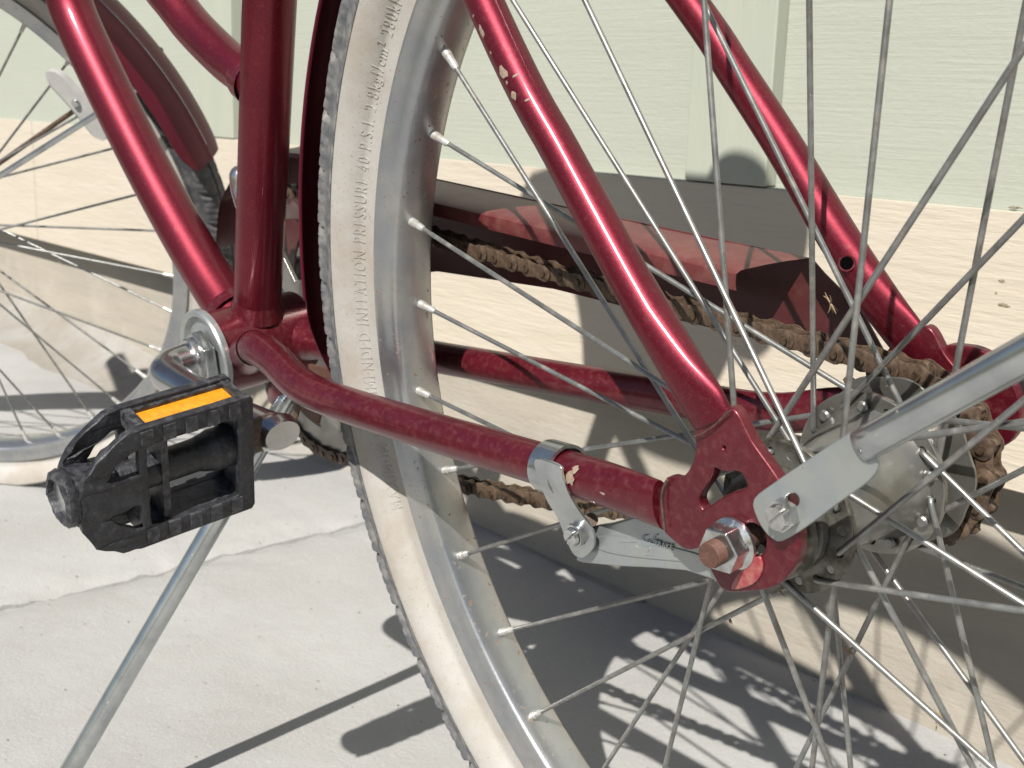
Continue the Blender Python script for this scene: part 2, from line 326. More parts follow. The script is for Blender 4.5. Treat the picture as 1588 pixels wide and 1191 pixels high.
# ------------------------------------------------------------------ the wall
WR = empty('house_wall'); tag(WR, 'sage green board and batten house wall over a cream skirting board and concrete footing', 'wall')
WR.rotation_euler = (0, 0, WALL_YAW); nW = V((-sin(WALL_YAW), cos(WALL_YAW), 0)); KF = 0.445
WR.location = nW * KF
def wbox(name, x0, x1, z0, z1, yf, yb, m, bev=0.0015, sub=0):
    o = box(((x0 + x1) / 2, (yf + yb) / 2, (z0 + z1) / 2), (x1 - x0, yb - yf, z1 - z0)).obj(name, m, WR)
    if bev: bevel(o, bev, 2)
    return o
ZA, ZB = 0.4325, 0.2345
bat = [-3.73, -2.885, -2.042, -1.199, -0.3615, 0.48, 1.32, 2.16, 3.0]     # right-hand edges
for i, b in enumerate(bat):
    wbox('batten', b - 0.085, b, ZA + 0.0006, 2.9, -0.0155, 0.0, GREENV, 0.0018)
ed = [-4.6] + bat + [3.9]
for i in range(len(ed) - 1):
    wbox('siding_panel', ed[i] - 0.04 + (0 if i else 0.04), ed[i + 1] - 0.042, ZA, 2.9, 0.0, 0.020, GREEN, 0.0006)
for x0, x1 in ((-4.6, -1.85), (-1.848, 0.9), (0.902, 3.9)):
    wbox('skirting_board', x0, x1, ZB, ZA - 0.0004, -0.0150, 0.0285, CREAM, 0.0012)
for i in range(len(ed) - 1): wbox('painted_ledge', ed[i] + 0.001, ed[i + 1] - 0.087, ZA - 0.0004, ZA + 0.0005, -0.0138, -0.0002, GREENV, 0)
wbox('footing', -4.6, 3.9, -0.35, ZB + 0.03, 0.0290, 0.22, FOUND, 0)
wbox('wall_core', -4.6, 3.9, ZB + 0.031, 2.9, 0.0406, 0.2, GREENV, 0)
NAIL = mat('putty_and_nail_mark', (0.10, 0.08, 0.045), 0.9, 0, c2=(0.30, 0.26, 0.19), nscale=500)
def wall_at(px, py, yl):
    P0 = ROT @ CAM_P + V((0, 0, AXLE_H)); d = ROT @ ray(px, py); o = nW * (KF + yl); t = (o - P0).dot(nW) / d.dot(nW); p = P0 + d * t; return V((p.x * cos(WALL_YAW) + p.y * sin(WALL_YAW), yl, p.z))
for px, py, w, h in ((1554, 436, 0.0030, 0.0016), (1556, 474, 0.0058, 0.0018), (1545, 455, 0.0012, 0.0010), (1575, 322, 0.0060, 0.0012), (1388, 388, 0.0014, 0.0008)):
    c = wall_at(px, py, -0.01505); n = 11; vv = [c + V((0, -0.0003, 0))] + [c + V((cos(2 * pi * k / n) * w * rg.uniform(0.5, 1.1), 0, sin(2 * pi * k / n) * h * rg.uniform(0.5, 1.1))) for k in range(n)]
    new_obj('nail_mark', vv, [(0, 1 + k, 1 + (k + 1) % n) for k in range(n)], NAIL, WR)
# a swept bank of dirt and mortar where the footing meets the rising paving at the left
v = []; f = []; xs = [-4.4 + 0.06 * i for i in range(66)]
for x in xs:
    h = 0.05 * min(1, max(0, (-0.9 - x) / 0.8)) + 0.004
    for j in range(7):
        t = j / 6; y = 0.0288 - 0.11 * (1 - t) * (h / 0.05 + 0.2); z = ground_z(x) - 0.002 + h * t ** 2.2 + mn.noise(V((x * 9, t * 2, 0))) * 0.003 * min(1, h * 25)
        v.append((x, y, z))
for i in range(len(xs) - 1):
    for j in range(6): f.append((i * 7 + j, (i + 1) * 7 + j, (i + 1) * 7 + j + 1, i * 7 + j + 1))
new_obj('mortar_fillet', v, f, mat('tan_mortar_and_dirt', (0.235, 0.215, 0.185), 0.9, 0, c2=(0.28, 0.27, 0.25), nscale=9, bump=[(90, 0.6, 0.003, U1)], dirt=((0.16, 0.135, 0.10), 30, 0.5, 0.8, 0.5)), WR)

# ------------------------------------------------------------------ the bicycle
BASE = V((0, 0, -0.3577))
BK = empty('bicycle'); tag(BK, 'dark red step-through bicycle leaning on its kickstand beside the wall', 'bicycle')
BK.matrix_world = M.Translation(ROT @ BASE + V((0, 0, AXLE_H))) @ ROT.to_4x4()
def part(o): o.parent = BK; o.location = V(o.location) - BASE; return o
def pempty(name): o = empty(name, -BASE); o.parent = BK; return o
def to_world(p): return ROT @ p + V((0, 0, AXLE_H))
def from_world(p): return ROT.transposed() @ (p - V((0, 0, AXLE_H)))
BB = V((-0.4806, 0, -0.0244))

# --- frame
FR = pempty('frame')
g = cyl(BB + V((0, -0.0345, 0)), BB + V((0, 0.0345, 0)), 0.0285, 40)
shell = g.obj('bottom_bracket_shell', RED_D, FR); bevel(shell, 0.0015, 2)
def weld(name, P, r0, r1, m=RED_D): return tube(P, [r0, r1], 24, sp=False, cap=False).obj(name, m, FR)
ST0 = V((-0.4735, 0, -0.005)); STd = V((0.071, 0, 0.192)).normalized()
STR = 0.0158
tube([BB + STd * 0.01, BB + STd * 0.03, BB + STd * 0.25, BB + STd * 0.50], STR, 32, sp=False).obj('seat_tube', RED, FR)
tube([BB + STd * 0.024, BB + STd * 0.030, BB + STd * 0.036], [STR + 0.0030, STR + 0.0012, STR - 0.0003], 32, sp=False, cap=False).obj('weld_bead', RED_D, FR)
DT = [at(345, 462, 0), at(290, 372, 0), at(228, 258, 0), at(165, 132, 0), at(118, 30, 0), at(92, -45, 0)]
d = (DT[-1] - DT[-2]).normalized(); DT = [BB + V((-0.006, 0, 0.002))] + DT + [DT[-1] + d * 0.10 + V((-0.01, 0, 0.0)), DT[-1] + d * 0.32 + V((-0.07, 0, -0.02))]
tube(DT, 0.0168, 32).obj('down_tube', RED, FR)
tube([DT[1] * 0.62 + BB * 0.38, DT[1] * 0.72 + BB * 0.28, DT[1] * 0.82 + BB * 0.18], [0.0190, 0.0180, 0.0166], 32, sp=False, cap=False).obj('weld_bead', RED_D, FR)
TT = [at(400, 132, 0) + V((0.01, 0, -0.004)), at(385, 118, 0), at(350, 92, 0), at(300, 42, 0), at(258, -10, 0)]
d = (TT[-1] - TT[-2]).normalized(); TT += [TT[-1] + d * 0.08 + V((-0.01, 0, 0)), TT[-1] + d * 0.30 + V((-0.08, 0, -0.02))]
tube(TT, 0.0132, 28).obj('top_tube', RED, FR)
q = at(385, 122, 0); tube([q + V((0.008, 0, -0.003)), q, q + V((-0.006, 0, 0.004))], [0.0148, 0.0142, 0.0130], 28, sp=False, cap=False).obj('weld_bead', RED_D, FR)
# seat stays: tubes that flatten onto the dropouts
def stay(pts, y, rads, flat, name, m=RED):
    P = [at(a, b, yy) for (a, b), yy in zip(pts, y)]; return P
LS = [at(1106, 655, -0.0632), at(1092, 626, -0.0632), at(1058, 570, -0.0625), at(1010, 490, -0.0610), at(960, 402, -0.0597), at(870, 236, -0.0570), at(786, 78, -0.0545)]
d = (LS[-1] - LS[-2]).normalized(); LS += [LS[-1] + d * 0.15 + V((0, 0.012, 0)), V((-0.325, -0.017, 0.43))]
tube(LS, [0.0100, 0.0108, 0.0094, 0.0083, 0.0080, 0.0078, 0.0078, 0.0078, 0.0078], 28, flat=[0.33, 0.40, 0.75, 1, 1, 1, 1, 1, 1]).obj('seat_stay', RED, FR)
RS = [at(1440, 566, 0.058), at(1424, 544, 0.058), at(1398, 512, 0.058), at(1350, 446, 0.058), at(1290, 352, 0.0575), at(1215, 226, 0.057), at(1140, 110, 0.055), at(1070, 5, 0.053)]
d = (RS[-1] - RS[-2]).normalized(); RS += [RS[-1] + d * 0.14 + V((0, -0.012, 0)), V((-0.325, 0.017, 0.43))]
tube(RS, [0.0082, 0.0092, 0.0100, 0.0096, 0.0088, 0.0084, 0.0082, 0.008, 0.008, 0.008], 28, flat=[0.28, 0.30, 0.40, 0.75, 1, 1, 1, 1, 1, 1]).obj('seat_stay', RED, FR)
# chain stays
LC = [BB + V((0.020, -0.018, 0.002)), at(398, 540, -0.0300), at(428, 560, -0.036), at(462, 594, -0.044), at(510, 618, -0.0480), at(640, 660, -0.0520), at(780, 702, -0.0550), at(900, 738, -0.0590), at(965, 760, -0.0610), at(1026, 783, -0.0630)]
tube(LC, [0.0105, 0.0110, 0.0108, 0.0104, 0.0100, 0.0098, 0.0096, 0.0094, 0.0102, 0.0106], 28, flat=[1, 1, 1, 1, 1, 1, 1, 1, 0.7, 0.42]).obj('chain_stay', RED_D, FR)
tube([BB + V((0.024, -0.0200, 0.002)), at(394, 540, -0.028)], [0.0145, 0.0116], 28, sp=False, cap=False).obj('weld_bead', RED_D, FR)
RC = [BB + V((0.012, 0.024, 0.0)), BB + V((0.05, 0.028, 0.0)), BB + V((0.085, 0.040, 0.002)), at(690, 556, 0.050), at(900, 592, 0.054), at(1080, 622, 0.056), at(1200, 640, 0.057), at(1290, 634, 0.058), at(1340, 634, 0.058)]
tube(RC, [0.0110, 0.0112, 0.0108, 0.0100, 0.0096, 0.0096, 0.0098, 0.0100, 0.0100], 28, flat=[1, 1, 1, 1, 1, 0.95, 0.7, 0.45, 0.4]).obj('chain_stay', RED_D, FR)
tube([BB + V((0.020, 0.0262, 0.0)), BB + V((0.038, 0.027, 0))], [0.0160, 0.0118], 28, sp=False, cap=False).obj('weld_bead', RED_D, FR)
# left dropout
YD = -0.0655
o_px = [(1128, 637), (1137, 639), (1146, 652), (1162, 685), (1186, 719), (1208, 752), (1226, 790), (1235, 826), (1236, 852), (1231, 872), (1222, 886), (1207, 902), (1186, 911), (1150, 915), (1124, 914), (1110, 896),
        (1096, 868), (1086, 847), (1071, 850), (1059, 848), (1044, 836), (1030, 822), (1022, 800), (1024, 770), (1034, 745), (1052, 746), (1064, 739), (1074, 724), (1080, 706), (1081, 684), (1078, 672), (1090, 662), (1108, 652)]
h_px = [(1106, 722), (1122, 729), (1138, 728), (1149, 731), (1157, 742), (1161, 756), (1150, 764), (1136, 768), (1118, 777), (1101, 789), (1090, 794), (1083, 784), (1081, 772), (1088, 758), (1098, 744), (1103, 731)]
hole = [xz(a, b, YD) for a, b in h_px]; cxh, czh = xz(1122, 695, YD)
slot = [xz(a, b, YD) for a, b in [(1132, 832), (1145, 816), (1162, 808), (1180, 815), (1190, 834), (1188, 856), (1176, 868), (1160, 870), (1140, 862)]]
plate('dropout', [xz(a, b, YD) for a, b in o_px], [hole, slot, circle(cxh, czh, 0.0016, 14)], 0.0052, 0.0009, RED_D, FR, lambda u, v, w: V((u, YD + 0.0026 + w, v)), 3)
SEAM = mat('dark_brown_seam', (0.035, 0.022, 0.018), 0.9, 0, c2=(0.10, 0.065, 0.045), nscale=300)  # dark brown line along the seams
tube([at(a, b, -0.0672) for a, b in [(1076, 677), (1090, 672), (1108, 660), (1122, 646), (1134, 636)]], 0.00035, 6).obj('seam', SEAM, FR)
tube([at(a, b, -0.0672) for a, b in [(1035, 744), (1028, 758), (1026, 775), (1028, 800), (1031, 822)]], 0.00045, 6).obj('seam', SEAM, FR)
# right dropout, a mirror of it on the far side
YR = 0.0585
plate('dropout', [xz(a, b, YD) for a, b in o_px], [hole], 0.0052, 0.0009, RED_D, FR, lambda u, v, w: V((u, YR + w, v)), 3)
plate('paint_flake', [xz(a, b, YD) for a, b in [(1180, 864), (1183, 880), (1175, 898), (1158, 908), (1138, 911), (1144, 896), (1157, 880), (1167, 869)]], [], 0.0012, 0.0005, RED_F, FR, lambda u, v, w: V((u, YD - 0.0004 + w, v)), 2)
lug = [(0.004, 0.040), (0.016, 0.045), (0.027, 0.043), (0.036, 0.034), (0.040, 0.022), (0.036, 0.010), (0.024, 0.004), (0.006, 0.012)]
plate('mudguard_eye', lug, [], 0.005, 0.0009, RED_D, FR, lambda u, v, w: V((u, YR + 0.003 + w, v)), 4)
# drain hole in the far seat stay
q = at(1313, 408, 0.0495); nrm = (CAM_P - q).normalized()
hexprism(q + nrm * 0.0, nrm, 0.0028, 0.0006, 16).obj('drain_hole', BLACK, FR)  # flat black disc, painted as the shade inside the hole
tube([q + nrm * 0.0001 + (nrm.orthogonal().normalized() * cos(a) + nrm.cross(nrm.orthogonal().normalized()) * sin(a)) * 0.0032 for a in [2 * pi * i / 16 for i in range(17)]], 0.0006, 6, sp=False).obj('hole_rim', RED_D, FR)
# flakes of paint missing from the near seat stay
def chip(px, py, w, h, rot=0, path=None, rad_=0.0078, mt=None):
    path = path or LSS; c = None
    for k in range(40):       # march along the ray onto the tube
        dd = ray(px, py); t0 = 0.30 + k * 0.006
        for s in range(6):
            p = CAM_P + dd * (t0 + s * 0.001)
            best = min(((p - (path[i] + (path[i + 1] - path[i]) * max(0, min(1, (p - path[i]).dot(path[i + 1] - path[i]) / (path[i + 1] - path[i]).length_squared)))) for i in range(len(path) - 1)), key=lambda e: e.length)
            if best.length < rad_ + 0.0003: c = p; nn = best.normalized(); break
        if c: break
    if not c: return
    pi_ = min(range(len(path) - 1), key=lambda k: (path[k] - c).length); ax = (path[pi_ + 1] - path[pi_]).normalized(); sd = nn.cross(ax).normalized(); core = c - nn * best.length; n = 11; v = [core + nn * (rad_ + 0.00035)]; f = []
    for i in range(n):
        a = 2 * pi * i / n; rr = rg.uniform(0.65, 1.2); u = cos(a + rot) * w * rr; s_ = sin(a + rot) * h * rr; an = u / rad_
        v.append(core + ax * s_ + (nn * cos(an) + sd * sin(an)) * (rad_ + 0.00012))
    for i in range(n): f.append((0, 1 + i, 1 + (i + 1) % n))
    new_obj('paint_chip', v, f, mt or CHIP, FR)
LSS = spline(LS, 6)
for c_ in [(746, 48, 0.0012, 0.0035, -0.5), (781, 112, 0.0022, 0.0030, -0.4), (796, 148, 0.0016, 0.0022, 0.3), (761, 82, 0.0006, 0.0008, 0), (799, 117, 0.0013, 0.0006, 0), (817, 155, 0.0013, 0.0005, 0.4), (786, 128, 0.0006, 0.0010, 0), (734, 25, 0.0008, 0.0005, 0)]: chip(*c_)

LCS = spline(LC, 6)
for c_ in [(884, 742, 0.0030, 0.0028, 0.4), (893, 728, 0.0022, 0.0020, 0.2), (881, 762, 0.0016, 0.0016, 0), (610, 652, 0.0008, 0.0009, 0.3), (722, 690, 0.0004, 0.0012, 0.5), (935, 765, 0.0005, 0.0020, 0.6)]: chip(*c_, path=LCS, rad_=0.0096)
DTS = spline(DT, 6)
for c_ in [(193, 199, 0.0022, 0.0016, 0.2), (186, 194, 0.0008, 0.0008, 0), (300, 380, 0.0007, 0.0006, 0)]: chip(*c_, path=DTS, rad_=0.0168)

# --- bottom bracket cup, lock nut and cranks
CR = pempty('crankset')
ycup = -0.0345
prof = [(0.012, ycup - 0.001), (0.0255, ycup - 0.0015), (0.0275, ycup - 0.0050), (0.0310, ycup - 0.0060), (0.0322, ycup - 0.0045), (0.0320, ycup - 0.0008), (0.0300, ycup + 0.0004)]
revolve(prof, 64).xf(M.Translation(BB)).obj('bearing_cup', ZINCF, CR)
hexprism(BB + V((0, ycup - 0.0115, 0)), (0, 1, 0), 0.0185, 0.0080, 6, 0.3).obj('lock_nut', BRIGHT, CR); bevel(CR.children[-1], 0.0008, 2)
g = revolve([(0.0, ycup - 0.016), (0.0142, ycup - 0.016), (0.0146, ycup - 0.0155), (0.0146, ycup - 0.010)], 40).xf(M.Translation(BB))
for k in range(4): g.add(*(lambda q: (q.v, q.f))(revolve([(0.0140, ycup - 0.0152 + k * 0.0012), (0.0150, ycup - 0.0147 + k * 0.0012), (0.0140, ycup - 0.0141 + k * 0.0012)], 40).xf(M.Translation(BB))))
g.obj('threaded_collar', BRIGHT, CR)
PX, PZ = -0.333, -0.032
Lcr = [BB + V((0, -0.040, 0)), BB + V((0, -0.052, 0)), BB + V((0.001, -0.0635, -0.0006)), BB + V((0.009, -0.0705, -0.0015)), BB + V((0.024, -0.0730, -0.002)), BB + V((0.06, -0.0735, -0.0035)), BB + V((0.11, -0.0735, -0.006)), V((PX - 0.006, -0.0735, PZ)), V((PX + 0.004, -0.0735, PZ)), V((PX + 0.013, -0.0735, PZ))]
tube(Lcr, [0.0118, 0.0118, 0.0116, 0.0114, 0.0112, 0.0105, 0.0100, 0.0125, 0.0145, 0.0110], 32, flat=[1, 1, 1, 0.98, 0.9, 0.85, 0.82, 0.75, 0.72, 0.70]).obj('crank_arm', CHROME, CR)
RX, RZ = 2 * BB.x - PX, 2 * BB.z - PZ
Rcr = [BB + V((0, 0.036, 0)), BB + V((0, 0.062, 0)), BB + V((-0.004, 0.074, 0)), BB + V((-0.02, 0.079, 0.001)), BB + V((-0.08, 0.080, 0.004)), V((RX + 0.004, 0.080, RZ)), V((RX - 0.012, 0.080, RZ))]
tube(Rcr, [0.0118, 0.0118, 0.0114, 0.0110, 0.0100, 0.0135, 0.0110], 28, flat=[1, 1, 0.95, 0.9, 0.85, 0.72, 0.7]).obj('crank_arm', CHROME, CR)
# chainring
NT = 46; R_RING = 0.0985; prof2 = []
for i in range(NT):
    a = 2 * pi * i / NT
    for da, rr in ((-0.32, -0.0055), (-0.14, -0.001), (-0.06, 0.0028), (0.06, 0.0028), (0.14, -0.001), (0.32, -0.0055)):
        aa = a + da * 2 * pi / NT; prof2.append(((R_RING + rr) * cos(aa), (R_RING + rr) * sin(aa)))
holes = []
for i in range(5):
    a0, a1 = 2 * pi * i / 5 + 0.16, 2 * pi * (i + 1) / 5 - 0.16
    o1 = [(0.078 * cos(a0 + (a1 - a0) * k / 10), 0.078 * sin(a0 + (a1 - a0) * k / 10)) for k in range(11)]
    i1 = [(0.034 * cos(a1 - 0.12 + (a0 + 0.24 - a1) * k / 6), 0.034 * sin(a1 - 0.12 + (a0 + 0.24 - a1) * k / 6)) for k in range(7)]
    holes.append(o1 + i1)
plate('chainring', prof2, holes, 0.0032, 0.0005, HUB, CR, lambda u, v, w: V((BB.x + u * cos(1.03) - v * sin(1.03), 0.046 + w, BB.z + u * sin(1.03) + v * cos(1.03))))

# --- pedals
def pedal(y0, sgn, cx, cz, th, crusty):
    """platform pedal turned on edge: y0 inner end, sgn outward; th tilts the tread"""
    t = V((cos(th), 0, -sin(th))); u = V((sin(th), 0, cos(th))); O = V((cx, 0, cz))
    def P(y, a, b): return O + V((0, y0 + sgn * y, 0)) + u * a + t * b
    out = [(0, 0.036), (0.062, 0.036), (0.070, 0.0345), (0.082, 0.027), (0.093, 0.015), (0.096, 0.006), (0.096, -0.014), (0.089, -0.028), (0.076, -0.0355), (0.066, -0.0365), (0.0, -0.0365), (-0.0015, -0.034), (-0.0015, 0.034)]
    w1 = [(0.010, 0.012), (0.020, 0.0205), (0.056, 0.0235), (0.070, 0.0185), (0.071, 0.0125), (0.056, 0.0085), (0.020, 0.0095)]
    w1 = [(0.007, -0.0255), (0.006, 0.0), (0.007, 0.0245), (0.012, 0.0262), (0.054, 0.0262), (0.0600, 0.0240), (0.0605, 0.0100), (0.0600, 0.0075), (0.0600, -0.0075), (0.0605, -0.0100), (0.0600, -0.0245), (0.054, -0.0268), (0.012, -0.0268)]
    w2 = [(0.0635, 0.0085), (0.0635, 0.0250), (0.0680, 0.0245), (0.0775, 0.0185), (0.0825, 0.0120), (0.0800, 0.0090)]; w3 = [(a, -b) for a, b in w2]
    body = None; bm = bmesh.new()
    def addm(o):
        bm.from_mesh(o.data); d_ = o.data; bpy.data.objects.remove(o); bpy.data.meshes.remove(d_)
    for b0 in (0.0120, -0.0120):
        addm(plate('tmp', out, [w1, w2, w3], 0.0050, 0.0007, PEDAL, None, lambda a, b, w: P(a, b, b0 + w)))
    mxp = M((t, V((0, sgn, 0)), u)).transposed()
    def pb(ya, yb, a0, a1, b0, b1): return box(P((ya + yb) / 2, (a0 + a1) / 2, (b0 + b1) / 2), (b1 - b0, yb - ya, a1 - a0), mxp)
    gs = G()
    for sg in (1, -1):
        for bx in [(0.0, 0.062, 0.0265, 0.0300, -0.0098, 0.0098), (0.0, 0.0045, 0.0295, 0.0352, -0.0098, 0.0098), (0.0565, 0.062, 0.0295, 0.0352, -0.0098, 0.0098), (0.0, 0.062, 0.0300, 0.0345, -0.0098, -0.0072), (0.0, 0.062, 0.0300, 0.0345, 0.0074, 0.0098)]:
            ya, yb, a0, a1, b0, b1 = bx; a0, a1 = (a0, a1) if sg > 0 else (-a1, -a0); q = pb(ya, yb, a0, a1, b0, b1); gs.add(q.v, q.f)
        for k in range(5):      # grip teeth along the tread edges
            for b0 in (0.0145, -0.0145):
                q = pb(0.006 + k * 0.0125, 0.0125 + k * 0.0125, sg * 0.0305 - 0.0045, sg * 0.0305 + 0.0045, b0 - 0.0008, b0 + 0.0010); gs.add(q.v, q.f)
    q = pb(-0.001, 0.004, -0.033, 0.033, -0.0098, 0.0098); gs.add(q.v, q.f)
    q = pb(0.046, 0.050, -0.026, 0.026, -0.0098, 0.0098); gs.add(q.v, q.f)
    for a, b, r0, r1 in ((-0.004, 0.016, 0.0118, 0.0118), (0.016, 0.026, 0.0118, 0.0092), (0.026, 0.078, 0.0092, 0.0092), (0.074, 0.096, 0.0125, 0.0155)):
        q = tube([P(a, 0, 0), P(b, 0, 0)], [r0, r1], 28, sp=False); gs.add(q.v, q.f)
    q = revolve([(0.0150, 0), (0.0158, 0.003), (0.0153, 0.0055), (0.0128, 0.0072), (0.0112, 0.0070), (0.0104, 0.0040)], 40).xf(M.Translation(P(0.096, 0, 0)) @ M.Scale(sgn, 4, (0, 1, 0))); gs.add(q.v, q.f)
    tmp = gs.obj('tmp', PEDAL, None, False); addm(tmp)
    me = bpy.data.meshes.new('pedal'); 
    bmesh.ops.recalc_face_normals(bm, faces=bm.faces); bm.to_mesh(me); bm.free(); me.materials.append(PEDAL)
    if crusty:      # gouged, crumbling outer end
        b2 = bmesh.new(); b2.from_mesh(me); bmesh.ops.subdivide_edges(b2, edges=[e for e in b2.edges if e.calc_length() > 0.006], cuts=2, use_grid_fill=True)
        bmesh.ops.triangulate(b2, faces=b2.faces)
        for v_ in b2.verts:
            ry = sgn * (v_.co.y - y0); k = max(0, min(1, (ry - 0.055) / 0.03))
            if ry > 0.0935 and k > 0: v_.co += V((mn.noise(v_.co * 300), mn.noise(v_.co * 300 + V((5, 5, 5))) * 0.8, mn.noise(v_.co * 300 + V((9, 1, 3))))) * 0.0008
            elif k > 0: v_.co += V((mn.noise(v_.co * 210), mn.noise(v_.co * 210 + V((5, 5, 5))), mn.noise(v_.co * 210 + V((9, 1, 3))))) * 0.0016 * k
            else: v_.co += V((mn.noise(v_.co * 160), 0, mn.noise(v_.co * 160 + V((9, 1, 3))))) * 0.0004
        b2.to_mesh(me); b2.free()
    o = new_obj('pedal', None, None, None, None, mesh=me); part(o)
    me.polygons.foreach_set('use_smooth', [True] * len(me.polygons)); me.set_sharp_from_angle(angle=rad(30))
    for sg in (1, -1):
        q = pb(0.0048, 0.0562, 0.0302, 0.0325, -0.0070, 0.0073) if sg > 0 else pb(0.0048, 0.0562, -0.0325, -0.0302, -0.0070, 0.0073)
        q.obj('reflector', AMBER, o, False)
    cyl(P(-0.024, 0, 0), P(-0.004, 0, 0), 0.0100, 24, 0.0095).obj('spindle', RUST, o)
    revolve([(0.0, 0.0045), (0.0103, 0.0045), (0.0103, 0.003)], 24).xf(M.Translation(P(0.096, 0, 0)) @ M.Scale(sgn, 4, (0, 1, 0))).obj('end_cap', ZINC, o)
    return o
pedal(-0.095, -1, PX, PZ, 0.262, True)
pedal(0.102, 1, RX, RZ, 0.26, False)

# --- wheels
def smoothstep(a, b, x): t = max(0, min(1, (x - a) / (b - a))); return t * t * (3 - 2 * t)
def tyre_profile(rc, a):
    """outer black arc and the white sidewall, as (r, y) lists for the left side (y < 0)"""
    side = []
    for i in range(17):
        th = rad(92 + 50 * i / 16); side.append((rc + a * cos(th), -a * sin(th)))
    r0, y0 = side[-1]
    for i in range(1, 6):
        t = i / 5; side.append((r0 + (0.3040 - r0) * t, y0 + (-0.0128 - y0) * t ** 0.7))
    side.append((0.3000, -0.0115)); return side
def side_y(side, r):
    for (r0, y0), (r1, y1) in zip(side, side[1:]):
        if r1 <= r <= r0: return y0 + (y1 - y0) * (r0 - r) / (r0 - r1)
    return side[0][1]
def squash(g_verts, mx, amount=0.3):
    """press the rubber flat where it stands on the paving; mx takes wheel space to the bicycle's"""
    inv = mx.inverted(); out = []
    for v_ in g_verts:
        w = to_world(mx @ v_); gz = ground_z(w.x) + 0.0008
        if w.z < gz + 0.03:
            low = gz + 0.03 - w.z
            sd = 1 if v_.y > 0 else -1
            v2 = V(v_); v2.y += sd * min(low, 0.035) * amount * min(1, abs(v_.y) / 0.015); w = to_world(mx @ v2)
            if w.z < gz: w.z = gz + 0.0001 * max(-1, (w.z - gz) / 0.05)
            v_ = inv @ from_world(w)
        out.append(v_)
    return out
def build_tyre(rc, a, W, mx, coarse):
    side = tyre_profile(rc, a)
    g = revolve(side, 360); g2 = revolve([(r, -y) for r, y in side], 360); g.add(g2.v, g2.f); g.v = squash(g.v, mx); g.obj('sidewall', WHITEW, W)
    # tread with shoulder blocks, grooves and slanted sipes
    nb = 64; per = 28; seg = nb * per; ths = [rad(-93 + 186 * i / 42) for i in range(43)]; v = []; f = []
    for i in range(seg):
        al = 2 * pi * i / seg; ph = (i % per) / per
        for th in ths:
            ad = abs(math.degrees(th)); sgn = 1 if th > 0 else -1; h = 0.0
            phs = ph if sgn > 0 else (ph + 0.5) % 1
            if ad < 14: # centre rib, zigzag edge
                h = 0.0020 - 0.0020 * smoothstep(8 + 3 * abs(((ph * 2) % 1) - 0.5), 11 + 3 * abs(((ph * 2) % 1) - 0.5), ad)
            elif ad < 66:
                sh = (phs + (ad - 14) / 140) % 1; e = min(sh, 1 - sh)
                edge = smoothstep(14, 20, ad) * (1 - smoothstep(60, 65, ad))
                h = 0.0030 * smoothstep(0.02, 0.11, e) * edge - 0.0005 * (sin(ph * 2 * pi * 5 + ad * 0.12) > 0.4) * edge
            h += mn.noise(V((al * 60, th * 4, rc))) * 0.0003
            rr = a + h - (0.0012 if ad > 66 else 0.0004 + 0)
            if ad > 85: rr = a + 0.0004
            v.append(V((-(rc + rr * cos(th)) * cos(al), rr * sin(th), (rc + rr * cos(th)) * sin(al))))
    m = len(ths)
    for i in range(seg):
        i2 = (i + 1) % seg
        for j in range(m - 1): f.append((i * m + j, i * m + j + 1, i2 * m + j + 1, i2 * m + j))
    v = squash(v, mx); new_obj('tread', v, f, BLACKR if coarse else TREAD, W)
    return side
RIMP = [(0.3015, -0.0128), (0.3028, -0.0132), (0.3035, -0.0142), (0.3028, -0.0152), (0.3005, -0.0150), (0.2985, -0.0138), (0.2925, -0.0134), (0.2890, -0.0132), (0.2868, -0.0122), (0.2858, -0.0106), (0.2852, -0.0070), (0.2845, -0.0030)]
RIMP = RIMP + [(r, -y) for r, y in RIMP[::-1]]
def hub_and_spokes(W, phi0, fl, ys, nip_mesh, first, crosses=60):
    """36 spokes; fl = (left radius, left y, right radius, right y)"""
    for k in range(36):
        left = (k % 2 == 0); ph = rad(phi0 - 10 * k); q = (k // 2) % 2; b = rad((-crosses if q == 0 else crosses) if left else (crosses if q == 0 else -crosses))
        r, y = (fl[0], fl[1]) if left else (fl[2], fl[3]); sd = -1 if left else 1
        outside = (q == 1) if left else (q == 0)
        nip = V((-0.2848 * cos(ph), ys * (-1 if left else 1), 0.2848 * sin(ph))); ha = ph + b
        hole = V((-r * cos(ha), y + sd * (0.0022 if outside else -0.0022), r * sin(ha)))
        inn = V((-r * cos(ha), y + sd * (-0.0030 if outside else (0.0006 if left else 0.0026)), r * sin(ha)))
        d_ = (nip - hole).normalized(); far = hole + d_ * 0.006
        mid = V((-(r - 0.0002) * cos(ha), y + sd * (0.0008 if outside else -0.0008), (r - 0.0002) * sin(ha)))
        P = [inn, mid, hole + d_ * 0.0016, far, nip - d_ * 0.15, nip - d_ * 0.0105]
        g = tube([inn, mid, hole + d_ * 0.0012, far], 0.00124, 10, k=3, cap=True); g2 = tube([far, nip - d_ * 0.0105], 0.00124, 10, sp=False); g.add(g2.v, g2.f)
        hd = tube([V((inn.x, y + sd * 0.0004, inn.z)), V((inn.x, y + sd * 0.0011, inn.z))], [0.0019, 0.0017], 12, sp=False) if (left and not outside) else tube([inn + V((0, sd * (-0.0010 if outside else 0.0008), 0)), inn], [0.0019, 0.0026], 12, sp=False); g.add(hd.v, hd.f)
        g.obj('spoke', SPOKE, W)
        z = d_; x = z.orthogonal().normalized(); mx = M((x, z.cross(x), z)).transposed().to_4x4(); mx.translation = nip
        o = new_obj('nipple', None, None, None, W, mesh=nip_mesh); o.matrix_local = mx
